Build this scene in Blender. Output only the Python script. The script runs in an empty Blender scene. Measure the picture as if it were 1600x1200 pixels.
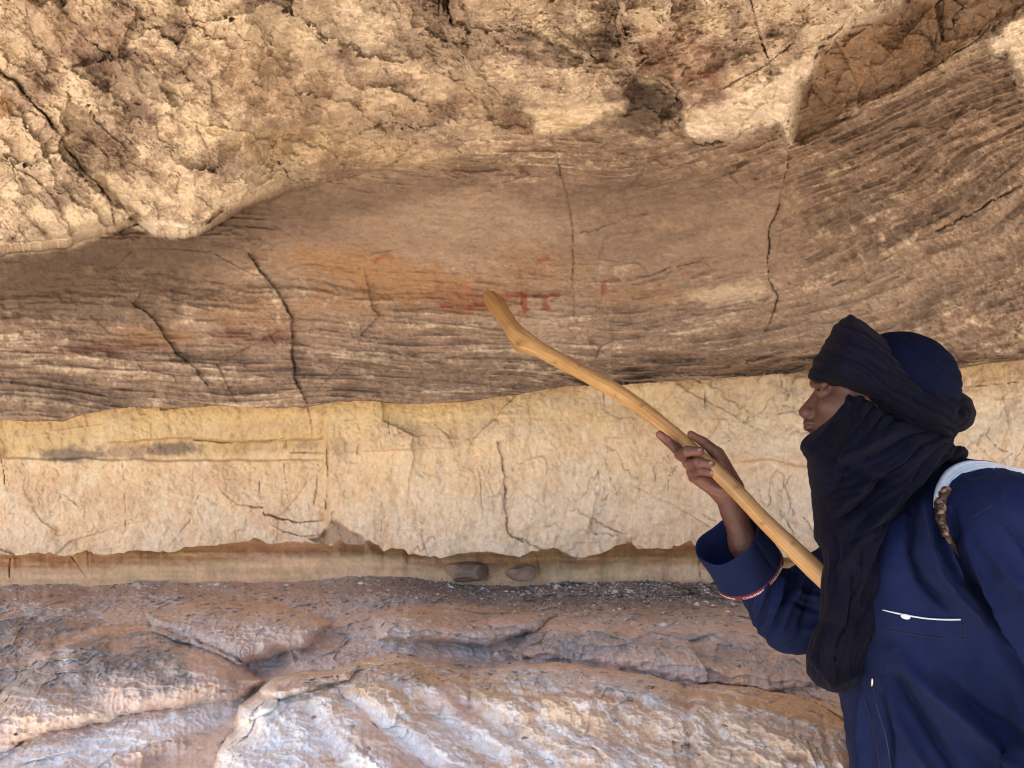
import bpy, bmesh, math, time
import numpy as np
from concurrent.futures import ThreadPoolExecutor
T0 = time.time()
DEN = True
def log(*a): print('[%5.1f]' % (time.time() - T0), *a, flush=True)
C = bpy.context.scene.collection
sc = bpy.context.scene
# ------------------------------------------------------------------ camera, sky, sun, exposure
CZ = 1.55                 # eye height over the sand
FL = 1155.0               # focal length in photo pixels (1600 wide)
cam = bpy.data.cameras.new('camera'); co = bpy.data.objects.new('camera', cam); C.objects.link(co)
co.location = (0, 0, CZ); co.rotation_euler = (math.radians(90), 0, 0)
cam.sensor_width = 36; cam.lens = 36 * FL / 1600; cam.clip_start = 0.02; cam.clip_end = 2000
sc.camera = co
SUN_EL, SUN_AZ = math.radians(63), math.radians(248)      # azimuth from +Y clockwise (towards +X)
sd = (math.sin(SUN_AZ) * math.cos(SUN_EL), math.cos(SUN_AZ) * math.cos(SUN_EL), math.sin(SUN_EL))
w = bpy.data.worlds.new('World'); sc.world = w; w.use_nodes = True
nt = w.node_tree; bg = nt.nodes['Background']
sky = nt.nodes.new('ShaderNodeTexSky'); sky.sky_type = 'NISHITA'; sky.sun_disc = False
sky.sun_elevation = SUN_EL; sky.sun_rotation = SUN_AZ; sky.dust_density = 2.0
nt.links.new(sky.outputs[0], bg.inputs[0]); bg.inputs[1].default_value = 0.15
sun = bpy.data.lights.new('sun', 'SUN'); so = bpy.data.objects.new('sun', sun); C.objects.link(so)
sun.energy = 4.3; sun.angle = math.radians(0.5); sun.color = (1.0, 0.97, 0.93)
from mathutils import Vector
so.rotation_euler = Vector(sd).to_track_quat('Z', 'Y').to_euler()
so.location = (-3, -6, 9)
sc.view_settings.view_transform = 'Standard'; sc.view_settings.look = 'None'
sc.view_settings.exposure = 1.4; sc.view_settings.gamma = 1
sc.cycles.use_denoising = DEN
sc.cycles.pixel_filter_type = 'BLACKMAN_HARRIS'; sc.cycles.filter_width = 1.1
sc.cycles.max_bounces = 8; sc.cycles.diffuse_bounces = 5
# ------------------------------------------------------------------ numeric helpers
POOL = ThreadPoolExecutor(4)
_rng = np.random.RandomState(7)
PERM = _rng.permutation(256).astype(np.int32); PERM = np.concatenate([PERM, PERM, PERM])
G3 = _rng.normal(size=(256, 3)); G3 = (G3 / np.linalg.norm(G3, axis=1)[:, None]).astype(np.float32)
def _pn(x, y, z):
    xi = np.floor(x); yi = np.floor(y); zi = np.floor(z)
    xf = x - xi; yf = y - yi; zf = z - zi
    xi = xi.astype(np.int32) & 255; yi = yi.astype(np.int32) & 255; zi = zi.astype(np.int32) & 255
    u = xf * xf * (3 - 2 * xf); v = yf * yf * (3 - 2 * yf); w_ = zf * zf * (3 - 2 * zf)
    def g(dx, dy, dz):
        h = PERM[PERM[PERM[xi + dx] + yi + dy] + zi + dz]
        gg = G3[h]
        return gg[:, 0] * (xf - dx) + gg[:, 1] * (yf - dy) + gg[:, 2] * (zf - dz)
    a = g(0, 0, 0); a += u * (g(1, 0, 0) - a); b = g(0, 1, 0); b += u * (g(1, 1, 0) - b)
    a += v * (b - a)
    c = g(0, 0, 1); c += u * (g(1, 0, 1) - c); d = g(0, 1, 1); d += u * (g(1, 1, 1) - d)
    c += v * (d - c)
    return (a + w_ * (c - a)) * 1.6
def noise(x, y, z, f=1.0, seed=0):
    shp = np.broadcast(x, y, z).shape
    X, Y, Z = [np.ascontiguousarray(np.broadcast_to(q, shp), dtype=np.float32).ravel() * np.float32(f) + np.float32(300.5 + seed * k)
               for q, k in ((x, 17.31), (y, 9.17), (z, 23.71))]
    n = X.size; out = np.empty(n, np.float32); step = 60000
    def job(i): out[i:i + step] = _pn(X[i:i + step], Y[i:i + step], Z[i:i + step])
    list(POOL.map(job, range(0, n, step)))
    return out.reshape(shp)
def fbm(x, y, z, f=1.0, oct=4, seed=0, gain=0.5, ridge=False):
    s = 0; a = 1.0; t = 0
    for o in range(oct):
        n = noise(x, y, z, f * 2.03 ** o, seed + o * 3)
        if ridge: n = 1 - 2 * np.abs(n)
        s = s + a * n; t += a; a *= gain
    return s / t
def cells(x, y, seed, z=0.0):
    """broken-rock facets: each jittered cell is a tilted plane with its own level; returns level in about -1..1 and distance to the cell edge"""
    x = np.asarray(x, np.float32); y = np.asarray(y, np.float32)
    xi = np.floor(x); yi = np.floor(y); f1 = np.full(x.shape, 9., np.float32); f2 = f1.copy(); lev = np.zeros_like(x)
    R = np.random.RandomState(seed).rand(256, 5).astype(np.float32)
    for dx in (-1, 0, 1):
        for dy in (-1, 0, 1):
            cx = (xi + dx).astype(np.int32) & 255; cy = (yi + dy).astype(np.int32) & 255
            r = R[PERM[PERM[cx] + cy]]
            ex = x - (xi + dx + r[..., 0]); ey = y - (yi + dy + r[..., 1]); d = np.hypot(ex, ey)
            l = (r[..., 2] - .5) * 1.1 + (r[..., 3] - .5) * 1.8 * ex + (r[..., 4] - .5) * 1.8 * ey
            n = d < f1; f2 = np.where(n, f1, np.minimum(f2, d)); f1 = np.where(n, d, f1); lev = np.where(n, l, lev)
    return lev, f2 - f1
def sst(a, b, x):
    t = np.clip((x - a) / (b - a), 0, 1); return t * t * (3 - 2 * t)
def lin(c):
    c = np.array(c, float) / 255
    return np.where(c <= 0.04045, c / 12.92, ((c + 0.055) / 1.055) ** 2.4)
def mix(a, b, t): return a + (b - a) * t[..., None]
def pts(s): return [tuple(map(float, q.split(','))) for q in s.split()]
def curve(s, u):
    p = pts(s) if isinstance(s, str) else s
    return np.interp(u, [q[0] for q in p], [q[1] for q in p])
def seg_dist(px, py, line):
    """distance, parameter 0..1 along, side (+ = left of travel in y-down pixels) from points to polyline"""
    best = np.full(px.shape, 1e9, np.float32); par = np.zeros(px.shape, np.float32); side = np.zeros(px.shape, np.float32)
    L = [math.hypot(b[0] - a[0], b[1] - a[1]) for a, b in zip(line, line[1:])]; tot = sum(L); acc = 0
    for (a, b), l in zip(zip(line, line[1:]), L):
        dx, dy = b[0] - a[0], b[1] - a[1]
        t = np.clip(((px - a[0]) * dx + (py - a[1]) * dy) / (l * l + 1e-9), 0, 1)
        d = np.hypot(px - a[0] - t * dx, py - a[1] - t * dy)
        m = d < best
        best = np.where(m, d, best); par = np.where(m, (acc + t * l) / tot, par)
        side = np.where(m, np.sign((px - a[0]) * dy - (py - a[1]) * dx), side)
        acc += l
    return best, par, side
def poly_sd(px, py, poly):
    """signed distance to a closed polygon, positive inside"""
    d, _, _ = seg_dist(px, py, list(poly) + [poly[0]])
    ins = np.zeros(px.shape, bool)
    for (x1, y1), (x2, y2) in zip(poly, list(poly[1:]) + [poly[0]]):
        c = ((y1 > py) != (y2 > py))
        with np.errstate(all='ignore'):
            xi = (x2 - x1) * (py - y1) / ((y2 - y1) if y2 != y1 else 1e-9) + x1
        ins ^= c & (px < xi)
    return np.where(ins, d, -d)
def local(U, V, p, pad):
    xs = [q[0] for q in p]; ys = [q[1] for q in p]
    return np.where((U > min(xs) - pad) & (U < max(xs) + pad) & (V > min(ys) - pad) & (V < max(ys) + pad))
def catmull(xs, tab, q, axis):
    """smooth interpolation of tab along axis at q (1-D)"""
    xs = np.array(xs, float); tab = np.moveaxis(np.array(tab, float), axis, 0)
    i = np.clip(np.searchsorted(xs, q) - 1, 0, len(xs) - 2)
    t = np.clip((q - xs[i]) / (xs[i + 1] - xs[i]), 0, 1)
    m = np.gradient(tab, xs, axis=0); h = (xs[i + 1] - xs[i])
    sh = (-1,) + (1,) * (tab.ndim - 1); t = t.reshape(sh); h = h.reshape(sh)
    r = (2 * t**3 - 3 * t**2 + 1) * tab[i] + (t**3 - 2 * t**2 + t) * h * m[i] + (-2 * t**3 + 3 * t**2) * tab[i + 1] + (t**3 - t**2) * h * m[i + 1]
    return np.moveaxis(r, 0, axis)
def table(us, vs, tab, qu, qv): return catmull(us, catmull(vs, tab, qv, 0), qu, 1)
# ------------------------------------------------------------------ object helpers
def new_mesh(name, verts, faces, mat=None, parent=None, col=None, smooth=True, fattr=None):
    me = bpy.data.meshes.new(name)
    verts = np.asarray(verts, np.float32).reshape(-1, 3); faces = np.asarray(faces, np.int32)
    k = faces.shape[1]
    me.vertices.add(len(verts)); me.vertices.foreach_set('co', verts.ravel())
    me.loops.add(faces.size); me.loops.foreach_set('vertex_index', faces.ravel())
    me.polygons.add(len(faces)); me.polygons.foreach_set('loop_start', np.arange(0, faces.size, k, dtype=np.int32))
    me.polygons.foreach_set('loop_total', np.full(len(faces), k, np.int32)) if hasattr(me.polygons[0], 'loop_total') and False else None
    me.update(calc_edges=True)
    if smooth: me.polygons.foreach_set('use_smooth', np.ones(len(faces), bool))
    if col is not None:
        a = me.color_attributes.new('tint', 'FLOAT_COLOR', 'POINT')
        c4 = np.ones((len(verts), 4), np.float32); c4[:, :3] = np.clip(col, 0, 1).reshape(-1, 3)
        a.data.foreach_set('color', c4.ravel())
    if fattr is not None:
        for n, arr in fattr.items():
            a = me.attributes.new(n, 'FLOAT', 'POINT'); a.data.foreach_set('value', np.asarray(arr, np.float32).ravel())
    if mat: me.materials.append(mat)
    o = bpy.data.objects.new(name, me); C.objects.link(o)
    if parent: o.parent = parent
    return o
def grid_faces(nr, nc, flip=False, wrap=False):
    i = np.arange(nr * nc).reshape(nr, nc)
    if wrap: i = np.concatenate([i, i[:, :1]], 1)
    a, b, c, d = i[:-1, :-1].ravel(), i[:-1, 1:].ravel(), i[1:, 1:].ravel(), i[1:, :-1].ravel()
    return np.stack([a, d, c, b] if not flip else [a, b, c, d], 1)
def tag(o, label=None, cat=None, kind=None, group=None):
    if label: o['label'] = label
    if cat: o['category'] = cat
    if kind: o['kind'] = kind
    if group: o['group'] = group
    return o
def empty(name, loc, label, cat):
    o = bpy.data.objects.new(name, None); C.objects.link(o); o.location = loc; o.empty_display_size = 0.1
    return tag(o, label, cat)
def at(u, v, d): return np.array([(u - 800) / FL * d, d, CZ + (600 - v) / FL * d])
def mat(name, rough=0.9, spec=0.3):
    m = bpy.data.materials.new(name); m.use_nodes = True
    b = m.node_tree.nodes['Principled BSDF']; b.inputs['Roughness'].default_value = rough
    b.inputs['Specular IOR Level'].default_value = spec
    return m, m.node_tree, b
def nodes_noise(nt, scale, detail=6, rough=0.6, vec=None, dist=0.0):
    n = nt.nodes.new('ShaderNodeTexNoise'); n.inputs['Scale'].default_value = scale
    n.inputs['Detail'].default_value = detail; n.inputs['Roughness'].default_value = rough; n.inputs['Distortion'].default_value = dist
    if vec is not None: nt.links.new(vec, n.inputs['Vector'])
    return n
def ramp(nt, fac, stops):
    r = nt.nodes.new('ShaderNodeValToRGB'); cr = r.color_ramp
    while len(cr.elements) < len(stops): cr.elements.new(0.5)
    for e, (p, c) in zip(cr.elements, stops):
        e.position = p; e.color = (c, c, c, 1) if not hasattr(c, '__len__') else (*c, 1)
    nt.links.new(fac, r.inputs[0]); return r
def rock_material(name, grain=1.0, bump=1.0, stretch=(1, 1, 2.2)):
    m, nt, b = mat(name, 0.92, 0.15); L = nt.links.new
    tc = nt.nodes.new('ShaderNodeTexCoord'); mp = nt.nodes.new('ShaderNodeMapping'); mp.inputs['Scale'].default_value = stretch
    L(tc.outputs['Object'], mp.inputs[0]); v = mp.outputs[0]
    at_ = nt.nodes.new('ShaderNodeAttribute'); at_.attribute_name = 'tint'
    n1 = nodes_noise(nt, 55, 8, 0.68, v); n2 = nodes_noise(nt, 260, 4, 0.7, v); n3 = nodes_noise(nt, 14, 6, 0.6, v, 0.6)
    r1 = ramp(nt, n1.outputs[0], [(0.3, 1 - .22 * grain), (0.5, 1.0), (0.72, 1 + .16 * grain)])
    r2 = ramp(nt, n2.outputs[0], [(0.3, 1 - .16 * grain), (0.5, 1.0), (0.7, 1 + .1 * grain)])
    r3 = ramp(nt, n3.outputs[0], [(0.3, (.90, .86, .84)), (0.5, (1, 1, 1)), (0.7, (1.06, 1.03, .98))])
    col = at_.outputs['Color']
    for r in (r1, r2, r3):
        mx = nt.nodes.new('ShaderNodeMix'); mx.data_type = 'RGBA'; mx.blend_type = 'MULTIPLY'; mx.inputs[0].default_value = 1
        L(col, mx.inputs[6]); L(r.outputs[0], mx.inputs[7]); col = mx.outputs[2]
    L(col, b.inputs['Base Color'])
    bm1 = nt.nodes.new('ShaderNodeBump'); bm1.inputs['Strength'].default_value = 0.7 * bump; bm1.inputs['Distance'].default_value = 0.006
    L(n1.outputs[0], bm1.inputs['Height'])
    bm2 = nt.nodes.new('ShaderNodeBump'); bm2.inputs['Strength'].default_value = 0.6 * bump; bm2.inputs['Distance'].default_value = 0.002
    L(n2.outputs[0], bm2.inputs['Height']); L(bm1.outputs[0], bm2.inputs['Normal']); L(bm2.outputs[0], b.inputs['Normal'])
    return m
# ------------------------------------------------------------------ the rock shelter
DU = 1.55
def axis(a, b, lo, hi, d, far):
    """dense between lo and hi, growing steps outside"""
    q = list(np.arange(lo, hi, d)); s = d
    x = q[-1]
    while x < b: s = min(s * 1.035, far); x += s; q.append(x)
    s = d; x = q[0]; pre = []
    while x > a: s = min(s * 1.035, far); x -= s; pre.append(x)
    return np.array(pre[::-1] + q)
US = axis(-900, 2500, -30, 1630, DU, 9)
T = {n: lin(c) for n, c in dict(
    cream=(240, 208, 152), tan=(200, 163, 122), tan2=(176, 138, 104), mauve=(146, 113, 88), dark=(108, 82, 66), deep=(66, 48, 42), ochre=(182, 128, 66),
    rust=(148, 72, 34), crust=(244, 222, 190), pink=(236, 196, 144), peach=(224, 174, 118), yellow=(234, 196, 118), strip=(228, 166, 100),
    fmauve=(146, 112, 92), fdark=(104, 84, 72), sand=(186, 134, 88), white=(240, 228, 220), cool=(228, 226, 232), red=(150, 60, 32),
    grey=(124, 102, 88)).items()}
for n_ in T:
    l_ = float(np.dot(T[n_], (.3, .55, .15))); s_ = dict(mauve=.60, dark=.56, tan2=.60, tan=.55, strip=.60, yellow=.72, cream=.54, pink=.64, peach=.64, crust=.66, ochre=.64, rust=.6, red=.7, sand=.33, cool=.15, white=.4, fmauve=.18, fdark=.18).get(n_, .50)
    T[n_] = l_ + (T[n_] - l_) * s_
    T[n_] = T[n_] * dict(fmauve=3.6, fdark=3.3, sand=2.3, pink=1.06, white=1.15, cool=1.25, strip=1.6).get(n_, 1.0)
def paint(col, U, V, poly_or_blob, c, amt, soft=12, nz=None, namp=0.0):
    """albedo patch: polygon (list of points) or ellipse (u, v, ru, rv, angle)"""
    if isinstance(poly_or_blob, tuple) and not isinstance(poly_or_blob[0], tuple):
        u0, v0, ru, rv, an = poly_or_blob
        R = max(ru, rv) * 1.9
        ix = np.where((np.abs(U - u0) < R) & (np.abs(V - v0) < R))
        du, dv = U[ix] - u0, V[ix] - v0; an = math.radians(an)
        a = (du * math.cos(an) + dv * math.sin(an)) / ru; b_ = (-du * math.sin(an) + dv * math.cos(an)) / rv
        q = np.hypot(a, b_)
        if nz is not None: q = q + nz[ix] * namp
        m = 1 - sst(0.45, 1.25, q)
    else:
        ix = local(U, V, poly_or_blob, soft + 30)
        s_ = poly_sd(U[ix], V[ix], poly_or_blob)
        if nz is not None: s_ = s_ + nz[ix] * namp
        m = sst(-soft, soft, s_)
    col[ix] = mix(col[ix], c, np.clip(m * amt, 0, 1))
def stroke(col, U, V, line, wid, c, amt, nz=None, namp=0.0):
    ix = local(U, V, line, wid * 3 + 4)
    d, _, _ = seg_dist(U[ix], V[ix], line)
    if nz is not None: d = d + nz[ix] * namp
    m = 1 - sst(wid * 0.4, wid * 1.2, d)
    col[ix] = mix(col[ix], c, np.clip(m * amt, 0, 1))
JIT = {}
def crack(H, U, V, line, w0, w1, depth, jit=6, step=0.0, sw=40, seed=1, col=None, cc=None, ca=0.36):
    """groove along a polyline (pixels); step lifts the left side and fades over sw"""
    ix = local(U, V, line, max(sw if step else 0, w0 * 2, w1 * 2, 10) + jit)
    u, v = U[ix], V[ix]
    j1 = fbm(u / 45, v / 45, 0, 1, 5, seed, .6) * jit * 1.7; j2 = fbm(u / 45, v / 45, 5, 1, 5, seed + 9, .6) * jit * 1.7
    d, t, s_ = seg_dist(u + j1, v + j2, line)
    wd = .58 * (w0 + (w1 - w0) * t) * np.clip(0.50 + 1.3 * noise(u / 22, v / 22, seed, 1, seed), .12, 1.3)
    end = sst(0, 0.04, t) * sst(1.0, 0.93, t)
    g = np.exp(-(d / (wd * 0.5 + 0.25)) ** 2) * end * np.clip(.75 + 1.2 * noise(u / 40, v / 40, seed, 1, seed + 5), .1, 1)
    H[ix] -= depth * .8 * g
    if step: H[ix] += step * np.clip(s_, 0, 1) * np.exp(-(d / sw) ** 2 * 1.5) * end
    if col is not None: col[ix] = mix(col[ix], T['deep'] if cc is None else cc, g * ca)
def ray_displace(U, V, D, H):
    """move the surface by H along its own normal, keeping each point on its line of sight"""
    P = np.stack([(U - 800) / FL * D, D, (600 - V) / FL * D], -1)
    Ds = D
    gu = np.gradient(P, axis=1); gv = np.gradient(P, axis=0)
    N = np.cross(gu, gv); N /= np.linalg.norm(N, axis=-1, keepdims=True) + 1e-12
    R = P / np.linalg.norm(P, axis=-1, keepdims=True)
    c = np.abs((N * R).sum(-1))
    k = 1 / np.clip(c, 0.38, 1)
    return P * (1 - (H * k / np.linalg.norm(P, axis=-1)))[..., None]
def pad_sides(P, col, reach=14.0):
    l = P[:, :1].copy(); l[..., 0] = -reach; r = P[:, -1:].copy(); r[..., 0] = reach
    return np.concatenate([l, P, r], 1), np.concatenate([col[:, :1], col, col[:, -1:]], 1)
def rows_after(P, col, offs, at_end=True):
    base = P[-1:] if at_end else P[:1]
    ex = [base + np.array(o, float) if not callable(o) else o(base) for o in offs]
    cs = [col[-1:] if at_end else col[:1]] * len(ex)
    if not at_end: ex = ex[::-1]
    return (np.concatenate([P] + ex, 0), np.concatenate([col] + cs, 0)) if at_end else (np.concatenate(ex + [P], 0), np.concatenate(cs + [col], 0))
def sheet(name, P, col, m):
    P = P + np.array([0, 0, CZ])
    return tag(new_mesh(name, P, grid_faces(P.shape[0], P.shape[1], flip=False), m, col=col), kind='structure')
E2S = '-900,640 -400,650 0,655 50,658 95,659 120,650 150,643 200,637 300,638 340,633 400,637 480,636 530,628 560,626 640,631 700,630 760,622 830,613 900,603 1000,600 1100,592 1180,588 1250,584 1480,577 1600,562 1800,540 2500,520'
E3S = '-900,870 -200,866 0,868 40,862 60,858 90,868 110,869 140,862 200,860 250,862 280,856 340,850 380,847 420,849 450,846 500,851 560,851 585,847 600,857 640,862 660,868 690,872 720,864 760,862 790,868 820,870 845,861 880,865 900,873 930,869 960,857 985,852 1020,852 1060,853 1080,848 1100,862 1200,868 1260,872 1320,860 1500,850 1700,852 2500,860'
E4S = '-900,905 0,906 60,903 140,906 200,901 300,899 400,897 500,893 620,890 700,897 760,903 850,904 950,901 1100,903 1300,905 1700,905 2500,900'
def edge(s, u, amp, seed, f=1 / 40.):
    return curve(s, u) + fbm(u * f, 0 * u, seed, 1, 5, seed, 0.62) * amp
# ---- upper rock: ceiling, hanging slabs, banded wall -----------------------------------------
e2 = edge(E2S, US, 5, 3)
vs_top = axis(-700, 555, -30, 553, DU, 10)
tt = np.linspace(0, 1, 60)
V = np.concatenate([np.repeat(vs_top[:, None], len(US), 1), vs_top[-1] + tt[1:, None] ** 0.9 * (e2 - vs_top[-1])[None]], 0)
U = np.repeat(US[None], V.shape[0], 0)
cu = [-900, -400, 0, 250, 500, 700, 900, 1100, 1230, 1400, 1600, 2000, 2500]
cv = [-700, -300, 0, 100, 200, 300, 400, 500, 600, 670]
tab = [
 [.74, .74, .74, .74, .74, .73, .73, .72, .71, .66, .62, .58, .55],
 [1.12, 1.12, 1.10, 1.08, 1.04, 1.02, 1.00, .97, .95, .90, .86, .80, .75],
 [1.66, 1.64, 1.58, 1.52, 1.42, 1.34, 1.30, 1.26, 1.26, 1.22, 1.16, 1.05, .95],
 [1.82, 1.80, 1.76, 1.70, 1.60, 1.53, 1.50, 1.47, 1.46, 1.38, 1.27, 1.13, 1.0],
 [2.00, 1.98, 1.94, 1.88, 1.80, 1.74, 1.72, 1.68, 1.64, 1.52, 1.38, 1.20, 1.05],
 [2.18, 2.16, 2.12, 2.08, 2.02, 1.94, 1.90, 1.86, 1.82, 1.67, 1.50, 1.28, 1.1],
 [2.34, 2.30, 2.24, 2.20, 2.12, 2.05, 2.00, 1.98, 1.94, 1.80, 1.63, 1.38, 1.2],
 [2.44, 2.38, 2.30, 2.22, 2.16, 2.10, 2.06, 2.05, 2.04, 1.93, 1.78, 1.52, 1.3],
 [2.46, 2.40, 2.30, 2.24, 2.20, 2.17, 2.16, 2.18, 2.18, 2.10, 1.96, 1.70, 1.5],
 [2.44, 2.38, 2.30, 2.25, 2.22, 2.22, 2.24, 2.27, 2.29, 2.22, 2.10, 1.80, 1.6]]
D = table(cu, cv, tab, US, np.clip(V[:, 0], -700, 670))
for i in range(len(vs_top), V.shape[0]):                         # last rows follow the ragged lower edge
    pass
SX = (U - 800) / FL * 2.2; SV = V / FL * 2.2
b_ = V - 0.05 * (U - 480) + 0.46 * (np.sqrt(np.maximum(U - 960, 0) ** 2 + 3600 * (U > 960)) - 60 * (U > 960)) * (0.16 + 0.84 * np.clip((660 - V) / 420, 0, 1)) \
     + 22 * noise(SX * 1.1, SV * 1.6, 0, 1, 5) + 10 * noise(SX * 3, SV * 5, 0, 1, 6)
SB = b_ / FL * 2.2
log('grid', U.shape)
# hanging slab at upper left
e1 = curve('-900,430 -300,410 0,398 60,390 92,388 108,384 130,374 180,362 214,350 222,356 240,368 272,373 306,371 326,360 350,346 385,326 410,316 440,305 500,288 600,262 700,215 800,150 900,60 1100,-60 2500,-600', US)[None] \
     + fbm(US / 30, 0 * US, 1, 1, 5, 2, .65)[None] * 8
sdl = (e1 - V) * 0.85
thick = np.interp(US, [-900, 0, 300, 380, 460, 560, 680], [.22, .21, .19, .155, .09, .04, 0])[None]
wsoft = np.interp(US, [0, 330, 400, 480, 560], [12, 16, 40, 90, 130])[None]
tq = np.clip(sdl / wsoft, 0, 1)
slabL = np.sqrt(np.clip(1 - (1 - tq) ** 2, 0, 1)) * np.clip(thick / .03, 0, 1)
H = np.zeros_like(D)
D = D * (1 - thick * np.sqrt(np.clip(1 - (1 - tq) ** 2, 0, 1)))
# hanging blocks upper right
n_e = fbm(SX, SV, 0, 9, 4, 11); n_f = fbm(SX, SV, 0, 30, 3, 12)
def block(poly, th, w, namp=10, cap=None):
    global D, H
    ix = local(U, V, poly, 40)
    s_ = poly_sd(U[ix], V[ix], poly) + n_e[ix] * namp * 1.5 + n_f[ix] * 9
    t = np.clip(s_ / w, 0, 1); m = np.sqrt(1 - (1 - t) ** 2)
    f = cap(U[ix], V[ix]) if cap else 1.0
    D[ix] *= 1 - th * m * f
    return ix, np.clip(s_ / 5, 0, 1) * f
B2 = pts('690,-90 700,60 740,118 790,168 824,186 832,212 870,215 905,200 945,184 978,178 986,158 984,140 1000,110 1040,80 1060,-90')
B3 = pts('985,118 1040,128 1062,160 1066,190 1072,212 1088,222 1115,224 1150,219 1186,204 1214,199 1232,224 1242,176 1250,136 1266,118 1281,74 1330,38 1400,8 1420,-60 960,-90 965,60')
B4 = pts('1538,62 1560,48 1610,16 1700,-10 1760,120 1650,190 1592,142 1580,110 1572,88 1548,96')
HOL = pts('1236,222 1244,176 1252,136 1268,118 1283,76 1332,40 1402,10 1420,-40 1680,-60 1620,5 1532,58 1462,104 1402,142 1338,170 1290,205 1252,232')
fade_up = lambda u, v: sst(20, 130, v)
i2, m2 = block(B2, .085, 9, 9)
i3, m3 = block(B3, .12, 8, 7)
i4, m4 = block(B4, .07, 10, 7)
ixh = local(U, V, HOL, 30); sh = poly_sd(U[ixh], V[ixh], HOL) + n_e[ixh] * 8
mh = sst(-3, 14, sh)
D[ixh] *= 1 + .055 * mh * (0.6 + 0.4 * sst(0, 60, sh))
hol = np.zeros_like(D); hol[ixh] = mh
# undulation of the banded wall: panels between the joints
def bump(u0, v0, ru, rv, a, an=0):
    global H
    an = math.radians(an); du, dv = U - u0, V - v0
    q = ((du * math.cos(an) + dv * math.sin(an)) / ru) ** 2 + ((-du * math.sin(an) + dv * math.cos(an)) / rv) ** 2
    H = H + a * np.exp(-q)
bump(560, 520, 170, 120, .035); bump(330, 500, 90, 110, .03); bump(120, 600, 220, 60, .035); bump(1050, 520, 140, 70, .03)
bump(700, 400, 220, 60, -.02); bump(230, 430, 180, 40, -.045); bump(1000, 330, 130, 60, -.03); bump(1290, 520, 60, 60, .03); bump(640, 330, 220, 40, .02, -12)
bump(350, 260, 120, 60, .03, 30); bump(120, 250, 60, 90, .02); bump(640, 160, 120, 60, .02, -20); bump(860, 110, 90, 50, .03, 15); bump(1130, 120, 90, 60, .02)
log('shape')
# masks
slab = np.maximum(slabL, 0); blk = np.zeros_like(D); blk[i2] = np.maximum(blk[i2], m2); blk[i3] = np.maximum(blk[i3], m3); blk[i4] = np.maximum(blk[i4], m4)
ceil_ = np.clip(np.maximum(sst(430, 240, V - 0.10 * (U - 600)) * (U > -9999), slab), 0, 1)
# rough = crumbly ceiling; band = bedded wall
bx = np.interp(US, [0, 400, 500, 700, 850, 1000, 1230, 1300, 1600], [330, 300, 285, 255, 215, 215, 225, 180, 60])[None]
rough = np.clip(np.maximum(sst(30, -70, V - bx), slab), 0, 1)
band = 1 - rough
right = sst(1150, 1330, U) * sst(60, 240, V)
smooth_zone = np.maximum(sst(250, 320, V) * sst(470, 380, V) * sst(350, 480, U) * sst(1300, 1180, U), .75 * sst(500, 430, V) * sst(420, 340, U) * sst(370, 390, V))
DZ = D * 1.6
# --- relief
big = fbm(SX, SV, DZ, 2.6, 4, 20)
rot = np.radians(np.interp(US, [0, 400, 800, 1200, 1600], [38, 28, 0, -20, -30]))[None]
rx = SX * np.cos(rot) + SV * np.sin(rot); ry = -SX * np.sin(rot) + SV * np.cos(rot)
crumb = fbm(rx * 1.0, ry * 1.7, DZ, 5.5, 5, 30, 0.5)
flake = fbm(rx, ry * 2.0, DZ, 11, 4, 40, 0.5)
terr = np.floor(flake * 7 + 3.5 * n_e) ; fr = flake * 7 + 3.5 * n_e - terr; terr = (terr + sst(0.0, 0.16, fr)) / 7
fine = fbm(SX, SV * 1.5, DZ, 42, 4, 50, 0.62)
vfine = fbm(SX, SV, DZ, 130, 2, 55, 0.6)
ca, ea = cells(rx * 2.3 + .12 * n_e, ry * 3.2 + .12 * n_f, 11); cb, eb = cells(rx * 6.5 + .3 * n_e, ry * 9 + .3 * n_f, 12); cc_, ec = cells(rx * 18 + .5 * n_e, ry * 26 + .6 * n_f, 13)
fac = .044 * ca + .018 * cb + .006 * cc_
fmod = .35 + .65 * sst(-.25, .2, noise(SX, SV, 0, 2.2, 14))
H += rough * fmod * fac
H += rough * (0.060 * big + 0.025 * crumb + 0.020 * terr + 0.006 * fine + 0.0016 * vfine)
# bedding
def strata(fx, fb, seed, oct=3, g=0.55): return fbm(SX * fx, SB * fb, DZ * fx, 1, oct, seed, g)
s1 = strata(1.3, 13, 60); s2 = strata(3.2, 34, 63); s3 = strata(8, 95, 66, 2)
s4 = strata(2.0, 22, 70, 4)
led = 1 - np.abs(s4) * 3.2; led = np.clip(led, 0, 1) ** 2
bz = band * (1 - 0.75 * smooth_zone)
H += bz * (0.034 * s1 + 0.018 * s2 + 0.010 * s3 + 0.006 * fine) - bz * 0.007 * led
H += band * (0.018 * big + 0.006 * fine + 0.0022 * vfine + .012 * crumb * (.4 + .6 * right))
# stepped ledges near the bottom of the wall (thin beds)
low = sst(480, 600, V) * sst(1250, 1000, U) + 0.8 * right
saw = (SB * 42 + 1.6 * s1 + 0.8 * s2); sf = saw - np.floor(saw)
amp = 0.5 + 0.5 * np.clip(noise(SX * 2.5, np.floor(saw) * 0.73, 0, 1, 75) * 2, -1, 1)
H[ixh] += mh * (.030 * cells(SX[ixh] * 4, SV[ixh] * 4 + SX[ixh] * 2, 17)[0] + .010 * cells(SX[ixh] * 12, SV[ixh] * 12, 18)[0])
H += band * (.012 * cells(SX * 2.6, SB * 9, 15)[0] + .004 * cells(SX * 7 + .3 * n_e, SB * 26, 16)[0]) * (1 - .6 * smooth_zone)
H += low * band * 0.016 * (sst(0, 0.75, sf) * sst(1.0, 0.86, sf)) * amp
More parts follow.
